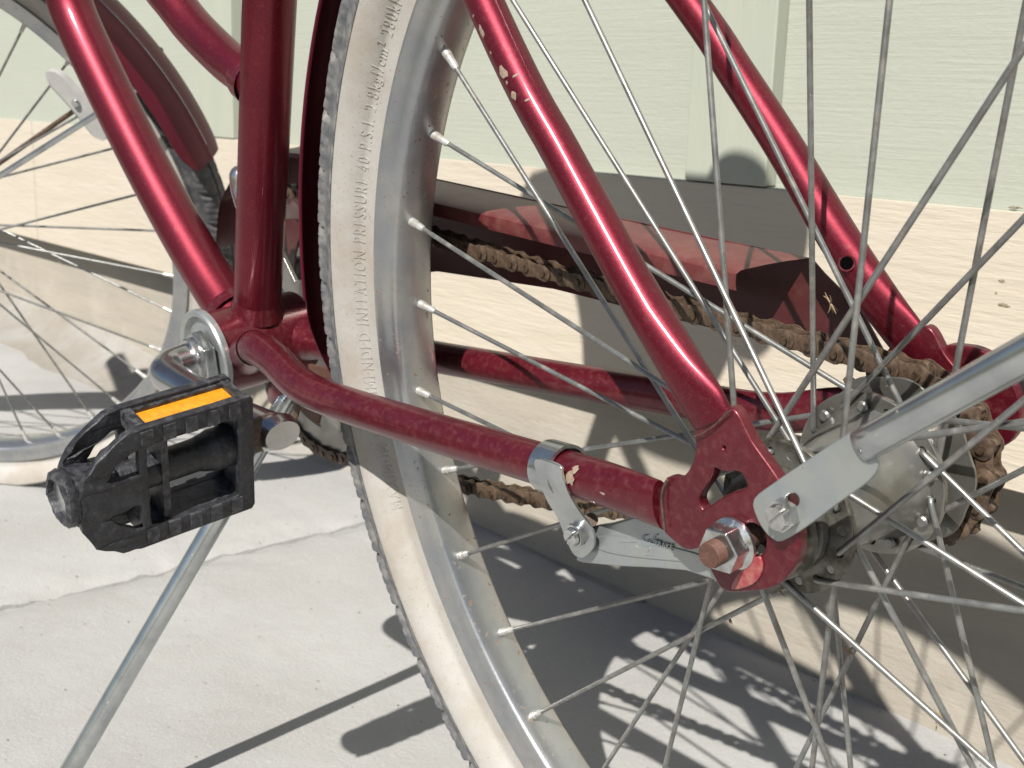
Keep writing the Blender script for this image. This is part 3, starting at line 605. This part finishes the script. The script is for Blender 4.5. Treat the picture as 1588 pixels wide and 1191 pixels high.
ng = tube([V((0, 0, 0.004)), V((0, 0, 0.001)), V((0, 0, -0.004)), V((0, 0, -0.0042)), V((0, 0, -0.0105)), V((0, 0, -0.0125))], [0.0030, 0.0026, 0.0024, 0.0021, 0.0019, 0.0013], 12, sp=False)
tmp = ng.obj('nipple', NIP, None); NIPM = tmp.data; bpy.data.objects.remove(tmp)
def holes_ring(W, mx, ys): pass
# rear wheel
WH = pempty('wheel'); WH['label'] = 'rear wheel with whitewall tyre, coaster hub and sprocket'
revolve(RIMP, 360).obj('rim', RIM, WH)
side = build_tyre(0.334, 0.0235, WH, M.Identity(4), False)
PHI0 = 36.39
hub_and_spokes(WH, PHI0, (0.0258, -0.0353, 0.0290, 0.0180), 0.0033, NIPM, True)
def flange(rf, y, rh, m, thick, rin):
    n = 18; hl = [circle(rh * cos(rad(PHI0 - 60 + 20 * k + (0 if y < 0 else 10))), rh * sin(rad(PHI0 - 60 + 20 * k + (0 if y < 0 else 10))), 0.0022, 12) for k in range(n)]
    return plate('hub_flange', circle(0, 0, rf, 72), hl, thick, 0.0006, m, WH, lambda u, v, w: V((-u, y + w, v)))
flange(0.0302, -0.0353, 0.0258, HUBD, 0.0026, 0.01); flange(0.0338, 0.0180, 0.0290, HUB, 0.0028, 0.02)
revolve([(0.0165, -0.034), (0.0150, -0.030), (0.0155, -0.024), (0.0190, -0.016), (0.0225, -0.008), (0.0240, 0.002), (0.0245, 0.010), (0.0280, 0.0165), (0.0285, 0.0172)], 72).obj('hub_shell', HUB, WH)
revolve([(0.0150, -0.0365), (0.0205, -0.0370), (0.0212, -0.0385), (0.0208, -0.0410), (0.0185, -0.0420), (0.0180, -0.0435), (0.0205, -0.0440), (0.0215, -0.0450), (0.0212, -0.0475), (0.0190, -0.0490), (0.0120, -0.0495)], 72).obj('dust_cap', HUBD, WH)
revolve([(0.0300, 0.0200), (0.0260, 0.0235), (0.0220, 0.0260), (0.0210, 0.0400), (0.0150, 0.0480), (0.0060, 0.0500)], 64).obj('driver', HUB, WH)
# sprocket and its pressed guard plate
NS = 18; RSP = 0.0385; pr = []
for i in range(NS):
    a = 2 * pi * i / NS
    for da, rr in ((-0.34, -0.0050), (-0.12, 0.0005), (-0.05, 0.0028), (0.05, 0.0028), (0.12, 0.0005), (0.34, -0.0050)):
        aa = a + da * 2 * pi / NS; pr.append(((RSP + rr) * cos(aa), (RSP + rr) * sin(aa)))
plate('sprocket', pr, [], 0.003, 0.0005, RUST, WH, lambda u, v, w: V((u, 0.0460 + w, v)))
pr = [((0.0360 + 0.0007 * cos(9 * 2 * pi * i / 144)) * cos(2 * pi * i / 144), (0.0360 + 0.0007 * cos(9 * 2 * pi * i / 144)) * sin(2 * pi * i / 144)) for i in range(144)]
plate('spoke_protector', pr, [], 0.0014, 0.0003, HUB, WH, lambda u, v, w: V((u, 0.0350 + w, v)))
HUSK = mat('dried_straw', (0.26, 0.19, 0.11), 0.8, 0, c2=(0.15, 0.10, 0.06), nscale=400)
hk = random.Random(4)
def husk(px, py, y, n=7, L_=0.006):
    c = at(px, py, y); g = G()
    for _ in range(n):
        d1 = V((hk.uniform(-1, 1), hk.uniform(-0.6, 0.6), hk.uniform(-1, 1))).normalized(); d2 = V((hk.uniform(-1, 1), hk.uniform(-0.6, 0.6), hk.uniform(-1, 1))) * 0.6
        q = tube([c, c + d1 * L_ * 0.5, c + d1 * L_ + d2 * L_ * 0.5], [0.0003, 0.0004, 0.0001], 5, k=3); g.add(q.v, q.f)
    g.obj('dried_straw', HUSK, WH)
husk(1130, 958, -0.022, 5, 0.004); husk(1316, 1008, 0.004, 9, 0.0035); husk(1460, 1114, 0.0, 12, 0.0045); husk(1206, 914, -0.04, 6, 0.003); husk(1288, 470, 0.03, 7, 0.0045); husk(1152, 835, -0.056, 10, 0.005); husk(1165, 868, -0.058, 8, 0.004)
# raised lettering along the whitewall
def lettering(text, size, r_base, ph_start, ph_end, depth=0.00038):
    cu = bpy.data.curves.new('lettering', 'FONT'); cu.body = text; cu.size = size; cu.extrude = 0.0004; cu.space_character = 1.3; cu.resolution_u = 3; cu.offset = 0.0
    me = curve_mesh(cu); b_ = bmesh.new(); b_.from_mesh(me); bmesh.ops.triangulate(b_, faces=b_.faces)
    for _ in range(4):
        e_ = [e for e in b_.edges if e.calc_length() > size * 0.16]
        if e_: bmesh.ops.subdivide_edges(b_, edges=e_, cuts=1); bmesh.ops.triangulate(b_, faces=b_.faces)
    b_.to_mesh(me); b_.free(); xs_ = [v_.co.x for v_ in me.vertices]; x1 = max(xs_); zs = [v_.co.z for v_ in me.vertices]; zm = max(zs)
    sc_ = (ph_end - ph_start) / x1
    for v_ in me.vertices:
        ph = ph_start + v_.co.x * sc_; r = r_base + v_.co.y; y = side_y(side, r) - (depth if v_.co.z > 0 else -0.0006)
        v_.co = (-r * cos(ph), y, r * sin(ph))
    me.materials.clear(); me.materials.append(WHITEW)
    return new_obj('lettering', None, None, None, WH, mesh=me)
a0 = atan2(at(618, 792, -0.0185).z, -at(618, 792, -0.0185).x); a1 = atan2(at(617, 15, -0.0185).z, -at(617, 15, -0.0185).x)
lettering('MAXIMUM RECOMMENDED INFLATION PRESSURE 40 P.S.I. 2.8kgf/cm² 280kPa', 0.0084, 0.3128, a0, a1 + 0.02)
# axle, nuts, washers
AX = pempty('rear_axle')
AX.name = 'axle'
g = cyl((0, -0.0800, 0), (0, 0.074, 0), 0.0046, 24)
for k in range(9): q = revolve([(0.0045, -0.0795 + k * 0.0010), (0.0050, -0.0790 + k * 0.0010), (0.0045, -0.0785 + k * 0.0010)], 24); g.add(q.v, q.f)
g.obj('threaded_rod', RUSTR, AX)
for s, yw in ((-1, 0.0657), (1, 0.0617)):
    o = hexprism((0, s * (yw + 0.0016), 0), (0, s, 0), 0.0092, 0.0076, 6, 0.35).obj('nut', BRIGHT, AX); bevel(o, 0.0007, 2)
    revolve([(0.0044, s * (yw + 0.0024)), (0.0080, s * (yw + 0.0028)), (0.0100, s * (yw + 0.0012)), (0.0102, s * yw), (0.0044, s * yw)], 48).obj('flange_washer', BRIGHT, AX)
    revolve([(0.004, s * 0.0560), (0.0115, s * 0.0560), (0.0120, s * 0.0500), (0.004, s * 0.0500)], 32).obj('lock_nut', ZINC, AX)

# front wheel, turned to the left
FC = V((-1.15428946, -0.03007085, -0.00243739)); E1 = V((0.77682926, 0.62385689, 0.08566722)); E3 = V((-0.62385689, 0.7439447, 0.23947622)); E2 = V((0.08566722, -0.23947622, 0.96711544))
E2 = E3.cross(E1) * -1 if E3.cross(E1).dot(E2) < 0 else E3.cross(E1)
# wheel space: -x is the side facing the rear wheel
FM = M((-E1, E3, E2)).transposed().to_4x4()
if FM.to_3x3().determinant() < 0: FM = M((E1, E3, E2)).transposed().to_4x4()
FW = pempty('wheel'); FW['label'] = 'front wheel steered to the left, its tyre nearly flat'
FM.translation = FC; FW.matrix_local = M.Translation(-BASE) @ FM
revolve(RIMP, 360).obj('rim', RIM, FW)
build_tyre(0.327, 0.0225, FW, FM, True)
hub_and_spokes(FW, 0, (0.0190, -0.034, 0.0190, 0.034), 0.003, NIPM, False)
for s in (-1, 1): revolve([(0.006, s * 0.033), (0.0215, s * 0.033), (0.0218, s * 0.0345), (0.0210, s * 0.036), (0.006, s * 0.036)], 48).obj('hub_flange', HUB, FW)
revolve([(0.013, -0.034), (0.010, -0.02), (0.010, 0.02), (0.013, 0.034)], 48).obj('hub_shell', HUB, FW)
def fw(r, y, deg): return FC + E1 * (r * cos(rad(deg))) + E2 * (r * sin(rad(deg))) + E3 * y

# --- mudguards
def fender(frame, a0, a1, y0, hw, rl, rcn, m, name, taper=None, seg=120):
    """frame(r, y, deg) -> point; lips at rl, crown at rcn"""
    g = G(); v = []; f = []; K = 19
    for i in range(seg + 1):
        a = a0 + (a1 - a0) * i / seg; lo = taper(a) if taper else (-1.0, 1.0)
        for layer in (0, 1):
            for j in range(K):
                s = lo[0] + (lo[1] - lo[0]) * j / (K - 1); yy = y0 + hw * s
                rr = rl + (rcn - rl) * (max(0, 1 - abs(s) ** 2.4)) + (0.0012 * math.exp(-(s / 0.05) ** 2)) - layer * 0.0010
                v.append(frame(rr, yy, a))
    st = 2 * K
    for i in range(seg):
        for j in range(K - 1):
            f.append((i * st + j, i * st + j + 1, (i + 1) * st + j + 1, (i + 1) * st + j)); f.append((i * st + K + j, (i + 1) * st + K + j, (i + 1) * st + K + j + 1, i * st + K + j + 1))
        for j, o in ((0, 0), (K - 1, K - 1)): f.append((i * st + j, (i + 1) * st + j, (i + 1) * st + K + j, i * st + K + j))
    for b in (0, seg * st):
        for j in range(K - 1): f.append((b + j, b + j + 1, b + K + j + 1, b + K + j))
    g.add(v, f); return g
def rearf(r, y, deg): return V((-r * cos(rad(deg)), y, r * sin(rad(deg))))
o = fender(rearf, -6, 205, 0, 0.0285, 0.3555, 0.376, FEND, 'mudguard', lambda a: (-1.0 if a > 4 else -1 + min(0.8, (4 - a) / 10), 1.0)).obj('mudguard', FEND); part(o); RFEN = o
tube([rearf(0.3555, -0.0288, a) for a in range(5, 206, 3)], 0.0011, 8, k=2).obj('rolled_edge', FEND, RFEN)
def ftaper(a): 
    k = max(0, min(1, (a - 4.1) / 5.5)); w = 0.45 + 0.55 * math.sqrt(max(0, 1 - (1 - k) ** 2)); return (-w, w)
o = fender(fw, 4.6, 150, -0.020, 0.041, 0.355, 0.3635, FEND, 'mudguard', ftaper).obj('mudguard', FEND); part(o); FFEN = o
tube([fw(0.3647, -0.020, a) for a in range(7, 150, 4)], 0.0005, 6, k=2).obj('crease_line', ZINC, FFEN)  # thin grey line along the crown crease
# stays of the front mudguard, its bracket, and the clear reflector on the spokes
p0, p1 = fw(0.352, -0.050, 19.5), FC + E3 * -0.052
tube([at_ for at_ in (p0, p0 * 0.2 + p1 * 0.8, p1)], 0.0030, 14, sp=False).obj('mudguard_stay', ZINC, FFEN)
p2, p3 = fw(0.352, 0.026, 21.5), FC + E3 * 0.052
tube([p2, p3], 0.0026, 12, sp=False).obj('mudguard_stay', RUST, FFEN)
g = G(); v = []; f = []
for i in range(13):
    s = -1 + i / 6; yy = -0.012 + 0.037 * s; rr = 0.3500 - 0.0 + 0.012 * max(0, 1 - abs(s) ** 2.4)
    for dd in (17.4, 19.9):
        v += [fw(rr, yy, dd), fw(rr - 0.0012, yy, dd)]
for i in range(12):
    b = i * 4; f += [(b, b + 2, b + 6, b + 4), (b + 1, b + 5, b + 7, b + 3), (b, b + 4, b + 5, b + 1), (b + 2, b + 3, b + 7, b + 6)]
g.add(v, f).obj('bracket_strap', CLEAR, FFEN)
g = G(); arc = [(0.258, -0.020), (0.262, -0.024), (0.278, -0.024), (0.282, -0.020), (0.278, -0.016), (0.262, -0.016)]
v = []; f = []
for i in range(17):
    a = 14 + 17 * i / 16; k = math.sqrt(max(0.05, 1 - (2 * i / 16 - 1) ** 8))
    for r, y in arc: v.append(fw(0.270 + (r - 0.270) * k, y, a))
for i in range(16):
    for j in range(6): f.append((i * 6 + j, i * 6 + (j + 1) % 6, (i + 1) * 6 + (j + 1) % 6, (i + 1) * 6 + j))
f += [tuple(range(6)), tuple(range(96, 102))]
o = g.add(v, f).obj('spoke_reflector', CLEAR); part(o)
q = fw(0.270, -0.0245, 23); hexprism(q, -E3, 0.004, 0.0015, 16, 0, 0.0012).obj('screw', BRIGHT, o)
# front fork and axle (seen only by the shadows they throw)
g = G()
for s in (-1, 1):
    q = tube([FC + E3 * (s * 0.048), fw(0.12, s * 0.048, 96), fw(0.30, s * 0.048, 105), fw(0.40, s * 0.040, 107)], [0.007, 0.009, 0.011, 0.012], 20, flat=[0.6, 0.9, 1, 1]); g.add(q.v, q.f)
q = cyl(fw(0.395, -0.052, 107), fw(0.395, 0.052, 107), 0.014); g.add(q.v, q.f); q = cyl(fw(0.39, 0, 107), fw(0.62, 0, 107.5), 0.0165); g.add(q.v, q.f)
part(g.obj('fork', RED)); 
g = cyl(FC - E3 * 0.062, FC + E3 * 0.062, 0.0048); 
for s in (-1, 1): q = hexprism(FC + E3 * (s * 0.053), E3 * s, 0.0095, 0.007); g.add(q.v, q.f)
part(g.obj('front_axle', BRIGHT))

# --- chain guard
GR = None
YG = 0.080
gp = [(340, 430), (337, 385), (341, 328), (346, 303), (357, 280), (367, 260), (381, 247), (405, 238), (440, 236), (470, 238), (560, 254), (681, 279), (960, 339), (1259, 402), (1278, 424), (1301, 447), (1321, 467), (1341, 491), (1372, 548), (1400, 590),
      (1330, 570), (1240, 540), (1040, 492), (860, 447), (680, 420), (560, 430), (500, 520), (440, 570), (380, 560), (352, 490)]
gp = [xz(a, b, 0.048 if k < 10 or k > 26 else YG) for k, (a, b) in enumerate(gp)]
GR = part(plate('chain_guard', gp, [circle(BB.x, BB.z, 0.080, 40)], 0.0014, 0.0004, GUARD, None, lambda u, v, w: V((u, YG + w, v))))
# top flange and its rounded near lip
topf = [(681, 279), (820, 309), (960, 339), (1110, 371), (1259, 402)]; near = [(640, 298), (850, 361), (960, 391), (1060, 420), (1143, 439)]
A_ = [at(*p, YG) for p in topf]; B_ = [at(*p, 0.044) for p in near]
def on(P, x):
    for a, b in zip(P, P[1:]):
        if a.x <= x <= b.x: return a + (b - a) * ((x - a.x) / (b.x - a.x))
    a, b = (P[0], P[1]) if x < P[0].x else (P[-2], P[-1]); return a + (b - a) * ((x - a.x) / (b.x - a.x))
v = []; f = []; n = 40; x0, x1 = -0.40, B_[-1].x
for i in range(n + 1):
    x = x0 + (x1 - x0) * i / n; zt = on(A_, x).z; e = B_[-1].x; xa = x
    for yy, dz in ((YG - 0.0009, 0), (YG - 0.012, 0.0004), (0.058, 0.0003), (0.046, -0.0004), (0.0435, -0.0018), (0.0430, -0.0060), (0.0434, -0.0095)):
        xx = x + (A_[-1].x - B_[-1].x) * (max(0, (yy - 0.044)) / (YG - 0.044)) * smoothstep(0.85, 1, i / n); v.append((xx, yy, zt + dz - (0.0 if yy > 0.05 else 0.0)))
K = 7
for i in range(n):
    for j in range(K - 1): f.append((i * K + j, i * K + j + 1, (i + 1) * K + j + 1, (i + 1) * K + j))
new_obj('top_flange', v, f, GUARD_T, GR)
v = []; f = []; rim_px = [(337, 385), (341, 328), (346, 303), (357, 280), (367, 260), (381, 247), (405, 238), (440, 236), (470, 238), (560, 250)]
rp = spline([at(a, b, 0.048) for a, b in rim_px], 4)
for p in rp: v += [V((p.x, YG, p.z)), V((p.x, 0.062, p.z)), V((p.x, 0.048, p.z - 0.0005)), V((p.x + 0.0006, 0.0455, p.z - 0.003))]
for i in range(len(rp) - 1):
    for j in range(3): f.append((i * 4 + j, i * 4 + j + 1, (i + 1) * 4 + j + 1, (i + 1) * 4 + j))
new_obj('front_flange', v, f, GUARD, GR)
# silver bracket that holds the guard beside the seat tube
tube([at(372, 262, 0.040), at(366, 272, 0.036), at(369, 300, 0.034), at(379, 335, 0.030)], [0.0055, 0.0065, 0.0060, 0.0050], 16, flat=[0.6, 0.6, 0.6, 0.6]).obj('bracket', ZINC, GR)

# --- chain
CH = pempty('chain'); PITCH = 0.01346; YC = 0.0460
def tangent_pts():
    C1, r1, C2, r2 = V((BB.x, BB.z)), R_RING - 0.0022, V((0, 0)), RSP - 0.0022
    d_ = C2 - C1; L_ = d_.length; base = atan2(d_.y, d_.x); al = math.acos((r1 - r2) / L_); out = []
    t1, t2 = base + al, base - al          # upper and lower
    N1 = V((cos(t1), sin(t1))); N2 = V((cos(t2), sin(t2)))
    P = []
    n = 60; 
    up0, up1 = C1 + N1 * r1, C2 + N1 * r2
    for i in range(n): P.append(up0 + (up1 - up0) * (i / n) + V((0, -0.0035 * sin(pi * i / n))))
    for i in range(n): a = t1 + (t2 - t1) * i / n; P.append(C2 + V((cos(a), sin(a))) * r2)
    lo0, lo1 = C2 + N2 * r2, C1 + N2 * r1
    for i in range(n): P.append(lo0 + (lo1 - lo0) * (i / n) + V((0, -0.010 * sin(pi * i / n))))
    e = t2 - 2 * pi + (0)
    for i in range(n): a = t2 + ((t1 - 2 * pi) - t2) * i / n; P.append(C1 + V((cos(a), sin(a))) * r1)
    P.append(P[0]); return P
CP = tangent_pts()
acc = [0]
for a, b in zip(CP, CP[1:]): acc.append(acc[-1] + (b - a).length)
nl = round(acc[-1] / PITCH / 2) * 2; step = acc[-1] / nl
def along(s):
    import bisect
    i = max(0, min(len(CP) - 2, bisect.bisect(acc, s) - 1)); t = (s - acc[i]) / max(1e-9, acc[i + 1] - acc[i]); return CP[i] + (CP[i + 1] - CP[i]) * t
pins = [along(i * step) for i in range(nl)]
def link_mesh(outer):
    hw = step / 2; R = 0.0049 if outer else 0.0047; out = []
    for i in range(9): a = pi / 2 + pi * i / 8; out.append((-hw + R * cos(a), R * sin(a)))
    out.append((0, -R * 0.76))
    for i in range(9): a = -pi / 2 + pi * i / 8; out.append((hw + R * cos(a), R * sin(a)))
    out.append((0, R * 0.76)); g = G(); k = len(out)
    yo = 0.0036 if outer else 0.0024; th = 0.0011
    for s in (-1, 1):
        v = [(x, s * yo, z) for x, z in out] + [(x, s * (yo + th * 0.8), z) for x, z in out] + [(x * 0.985, s * (yo + th), z * 0.88) for x, z in out]
        f = [(i, (i + 1) % k, k + (i + 1) % k, k + i) for i in range(k)] + [(k + i, k + (i + 1) % k, 2 * k + (i + 1) % k, 2 * k + i) for i in range(k)] + [tuple(range(k)), tuple(range(2 * k, 3 * k))]
        g.add(v, f)
    for sx in (-1, 1):
        if outer: q = cyl((sx * hw, -0.0058, 0), (sx * hw, 0.0058, 0), 0.0020, 10)
        else: q = cyl((sx * hw, -0.0024, 0), (sx * hw, 0.0024, 0), 0.0041, 12)
        g.add(q.v, q.f)
    npl = 2 * (2 * k + 2)
    o = g.obj('chain_link', RUST); o.data.materials.append(PIN)
    for pi_, pl in enumerate(o.data.polygons):
        if pi_ >= npl: pl.material_index = 1
    me = o.data; bpy.data.objects.remove(o); return me
LM = [link_mesh(True), link_mesh(False)]
rl = random.Random(5)
for i in range(nl):
    a, b = pins[i], pins[(i + 1) % nl]; c = (a + b) / 2; d_ = b - a; an = atan2(d_.y, d_.x)
    o = new_obj('chain_link', None, None, None, CH, mesh=LM[i % 2])
    o.location = (c.x, YC + rl.uniform(-0.0003, 0.0003), c.y); o.rotation_euler = (rl.uniform(-0.03, 0.03), -an, 0)

# --- coaster brake arm with its clip
YA = -0.0520
arm = [(901, 861), (907, 868), (974, 874), (1068, 880), (1150, 905), (1190, 880), (1185, 830), (1140, 800), (1080, 800), (1020, 796), (980, 806), (951, 814), (930, 817), (912, 826), (900, 842)]
BA = part(plate('brake_arm', [xz(a, b, YA) for a, b in arm], [], 0.0034, 0.0010, ZINCF, None, lambda u, v, w: V((u, YA + w, v)), 2))
rib = [(925, 838), (940, 832), (990, 838), (1075, 858), (1085, 866), (1070, 870), (980, 862), (932, 852)]
ribm = plate('pressed_rib', [xz(a, b, YA - 0.002) for a, b in rib], [], 0.0010, 0.0004, ZINCF, BA, lambda u, v, w: V((u, YA - 0.0018 + w, v)), 3)
# stamped marks, worn past reading
def mark(pts, w=0.00025):
    P = [at(a, b, YA - 0.0023) for a, b in pts]; return tube(P, w, 8, sp=False)
g = G()
for pts in ([(1004, 830), (996, 831), (997, 846), (1009, 848), (1008, 838), (1002, 838)], [(1014, 846), (1013, 832), (1019, 829)], [(998, 852), (1000, 861), (1013, 861), (1012, 850)], [(1004, 856), (1008, 850)],
            [(962, 840), (974, 841), (988, 840)], [(986, 846), (990, 850)]):
    q = mark(pts); g.add(q.v, q.f)
g.obj('stamped_mark', ZINCF, BA)
cu = bpy.data.curves.new('lettering', 'FONT'); cu.body = 'BRAKE'; cu.size = 0.0034; cu.extrude = 0.0003; cu.offset = 0.00006; me = curve_mesh(cu); o1, o2 = at(1016, 845, YA - 0.0024), at(1062, 859, YA - 0.0024); ux = (o2 - o1).normalized(); uz = V((-ux.z, 0, ux.x)); uz = uz if uz.z > 0 else -uz
for v_ in me.vertices: v_.co = o1 + ux * v_.co.x + uz * v_.co.y + V((0, -v_.co.z, 0))
me.materials.clear(); me.materials.append(ZINCF); new_obj('lettering', None, None, None, BA, mesh=me)
# band round the chain stay, running down to the screw
cen = at(866, 727, -0.0583); axs = (at(900, 738, -0.057) - at(780, 702, -0.055)).normalized(); R0 = 0.0104
nn0 = V((0, -1, 0)); nn0 = (nn0 - axs * nn0.dot(axs)).normalized(); bb0 = axs.cross(nn0)
g = G(); v = []; f = []; n = 28
for i in range(n + 1):
    a = 2.4 + (2 * pi - 1.1) * i / n
    dr = nn0 * cos(a) + bb0 * sin(a)
    for w in (-0.0068, 0.0068):
        for r in (R0, R0 + 0.0014): v.append(cen + axs * w + dr * r)
for i in range(n):
    b = i * 4; f += [(b, b + 2, b + 6, b + 4), (b + 1, b + 5, b + 7, b + 3), (b, b + 4, b + 5, b + 1), (b + 2, b + 3, b + 7, b + 6)]
f += [(0, 1, 3, 2), (n * 4, n * 4 + 2, n * 4 + 3, n * 4 + 1)]
CL = g.add(v, f).obj('clip', ZINC, BA); CL.parent = BA
tab = [(832, 712), (838, 745), (852, 778), (866, 800), (878, 830), (890, 856), (902, 863), (912, 858), (921, 846), (921, 828), (913, 812), (900, 795), (886, 773), (878, 755), (872, 735), (868, 722)]
YT = -0.0698
def tabfn(u, v, w):
    # the tab leans inwards from the band to the arm
    ztop, zbot = xz(850, 735, YT)[1], xz(895, 840, YT)[1]; t = smoothstep(0, 1, (ztop - v) / (ztop - zbot)); off = t * 0.0125
    y = YT + off; s = 1 - 0 * t
    p = V((u, YT, v)); d_ = (p - CAM_P); k = (y - CAM_P.y) / (YT - CAM_P.y); return CAM_P + d_ * k + V((0, w, 0))
plate('clip_tab', [xz(a, b, YT) for a, b in tab], [], 0.0016, 0.0004, ZINC, BA, tabfn, 3)
pc = at(895, 829, -0.0585); screw('screw', pc, (0, -1, 0), 0.0052, 0.0042, BRIGHT, BA, True, False)
cyl(at(913, 812, -0.050), at(917, 806, -0.0565) , 0.0030, 12).obj('screw_end', RUST, BA)

# --- rear mudguard stays and their screws
def stay_strut(y, p_end, p_a, p_b, far, name_m, parent, r=0.0056):
    a, b = at(*p_a, y), at(*p_b, y - 0.002 if y < 0 else y); d_ = (b - a).normalized(); e = at(*p_end, y)
    g = tube([a, a + d_ * 0.005, a + d_ * 0.012, b, b + d_ * 0.25], [r * 0.95, r, r, r, r], 24, sp=False, flat=[0.35, 0.8, 1, 1, 1]); o = g.obj('mudguard_stay', ZINC, parent); return o, d_
o, d_ = stay_strut(-0.0678, (1215, 790), (1332, 694), (1600, 545), None, None, RFEN)
lobe = [(1173, 774), (1200, 752), (1244, 722), (1318, 674), (1336, 671), (1351, 688), (1361, 716), (1350, 741), (1301, 777), (1250, 815), (1214, 836), (1200, 832), (1188, 820), (1176, 798)]
hl = [(1218, 772), (1226, 763), (1236, 762), (1243, 770), (1243, 780), (1236, 788), (1222, 790)]
plate('stay_eye', [xz(a, b, -0.0670) for a, b in lobe], [[xz(a, b, -0.0670) for a, b in hl]], 0.0020, 0.0005, ZINCF, RFEN, lambda u, v, w: V((u, -0.0670 + w, v)), 3)
screw('screw', at(1219, 796, -0.0680), (0, -1, 0), 0.0060, 0.0056, BRIGHT, RFEN)
fa, fb = V((0.030, 0.067, 0.024)), V((0.44, 0.058, 0.255))
tube([fa, fa + (fb - fa) * 0.14, fa + (fb - fa) * 0.2, fb], [0.0075, 0.0075, 0.0045, 0.0042], 20, sp=False, flat=[0.2, 0.22, 0.9, 1]).obj('mudguard_stay', ZINC, RFEN)

# --- kickstand
KS = [at(446, 622, -0.020), at(436, 640, -0.026), at(400, 705, -0.05), from_world(V((-0.486, -0.170, ground_z(-0.486) + 0.006)))]
kt, kf = at(440, 628, -0.022), from_world(V((-0.478, -0.168, ground_z(-0.478) + 0.005)))
KO = part(tube([kt + (kt - kf).normalized() * 0.012, kt, kf], 0.0066, 24, sp=False).obj('kickstand', ZINC))
g = G()
for yy in (-0.012, 0.004):
    q = [V((BB.x + 0.060, yy, -0.030)), V((BB.x + 0.090, yy, -0.028)), V((BB.x + 0.100, yy, -0.044)), V((BB.x + 0.090, yy, -0.060)), V((BB.x + 0.072, yy, -0.055))]
    q2 = [p + V((0, 0.0025, 0)) for p in q]; k = len(q); g.add(q + q2, [tuple(range(k)), tuple(range(k, 2 * k)) ] + [(i, (i + 1) % k, k + (i + 1) % k, k + i) for i in range(k)])
g.obj('mounting_bracket', RUSTR, KO, False)
tube([at(420, 620, -0.022), at(428, 604, -0.024), at(446, 598, -0.020), at(456, 606, -0.016)], [0.004, 0.006, 0.006, 0.004], 14, flat=[0.4, 0.4, 0.4, 0.4]).obj('bracket_plate', RED_D, KO)
tube([at(455, 600, -0.030), at(461, 618, -0.032), at(459, 640, -0.033), at(452, 650, -0.033)], [0.003, 0.0035, 0.0035, 0.003], 12, flat=[0.5, 0.5, 0.5, 0.5]).obj('stop_lug', RUST, KO)

# --- saddle, out of the frame but throwing its shadow on the wall
sec = [(-0.428, 0.560, 0.014, 0.016), (-0.420, 0.562, 0.020, 0.024), (-0.395, 0.562, 0.026, 0.030), (-0.30, 0.560, 0.034, 0.032), (-0.22, 0.553, 0.042, 0.034), (-0.15, 0.550, 0.048, 0.036), (-0.120, 0.549, 0.048, 0.036), (-0.108, 0.548, 0.042, 0.030)]
v = []; f = []; S = 24
for x, z, wy, hz in sec:
    for j in range(S):
        a = 2 * pi * j / S; ca, sa = cos(a), sin(a); v.append((x, wy * (abs(ca) ** 0.7) * (1 if ca > 0 else -1), z + hz * (abs(sa) ** 0.7) * (1 if sa > 0 else -1) * (1 if sa > 0 else 1.6)))
for i in range(len(sec) - 1):
    for j in range(S): f.append((i * S + j, i * S + (j + 1) % S, (i + 1) * S + (j + 1) % S, (i + 1) * S + j))
f += [tuple(range(S)), tuple((len(sec) - 1) * S + j for j in range(S))]
SD = part(new_obj('saddle', v, f, SADDLE))
cyl(BB + STd * 0.49, BB + STd * 0.585, 0.0125).obj('seat_post', CHROME, SD)
tube([(-0.152, 0, 0.55), (-0.153, 0, 0.60), (-0.155, 0, 0.63), (-0.156, 0, 0.646), (-0.156, 0, 0.653)], [0.036, 0.037, 0.034, 0.023, 0.009], 24, flat=[0.3] * 5).obj('shadow_bump', SADDLE, SD)  # added hump, unseen, shaped for the bump in the wall shadow
tube([(-0.255, 0, 0.53), (-0.258, 0, 0.47), (-0.268, 0, 0.41), (-0.272, 0, 0.37)], [0.125, 0.098, 0.078, 0.070], 24, flat=[0.16] * 4).obj('shadow_block', SADDLE, SD)  # added flat block, unseen, fills out the lower part of the wall shadow
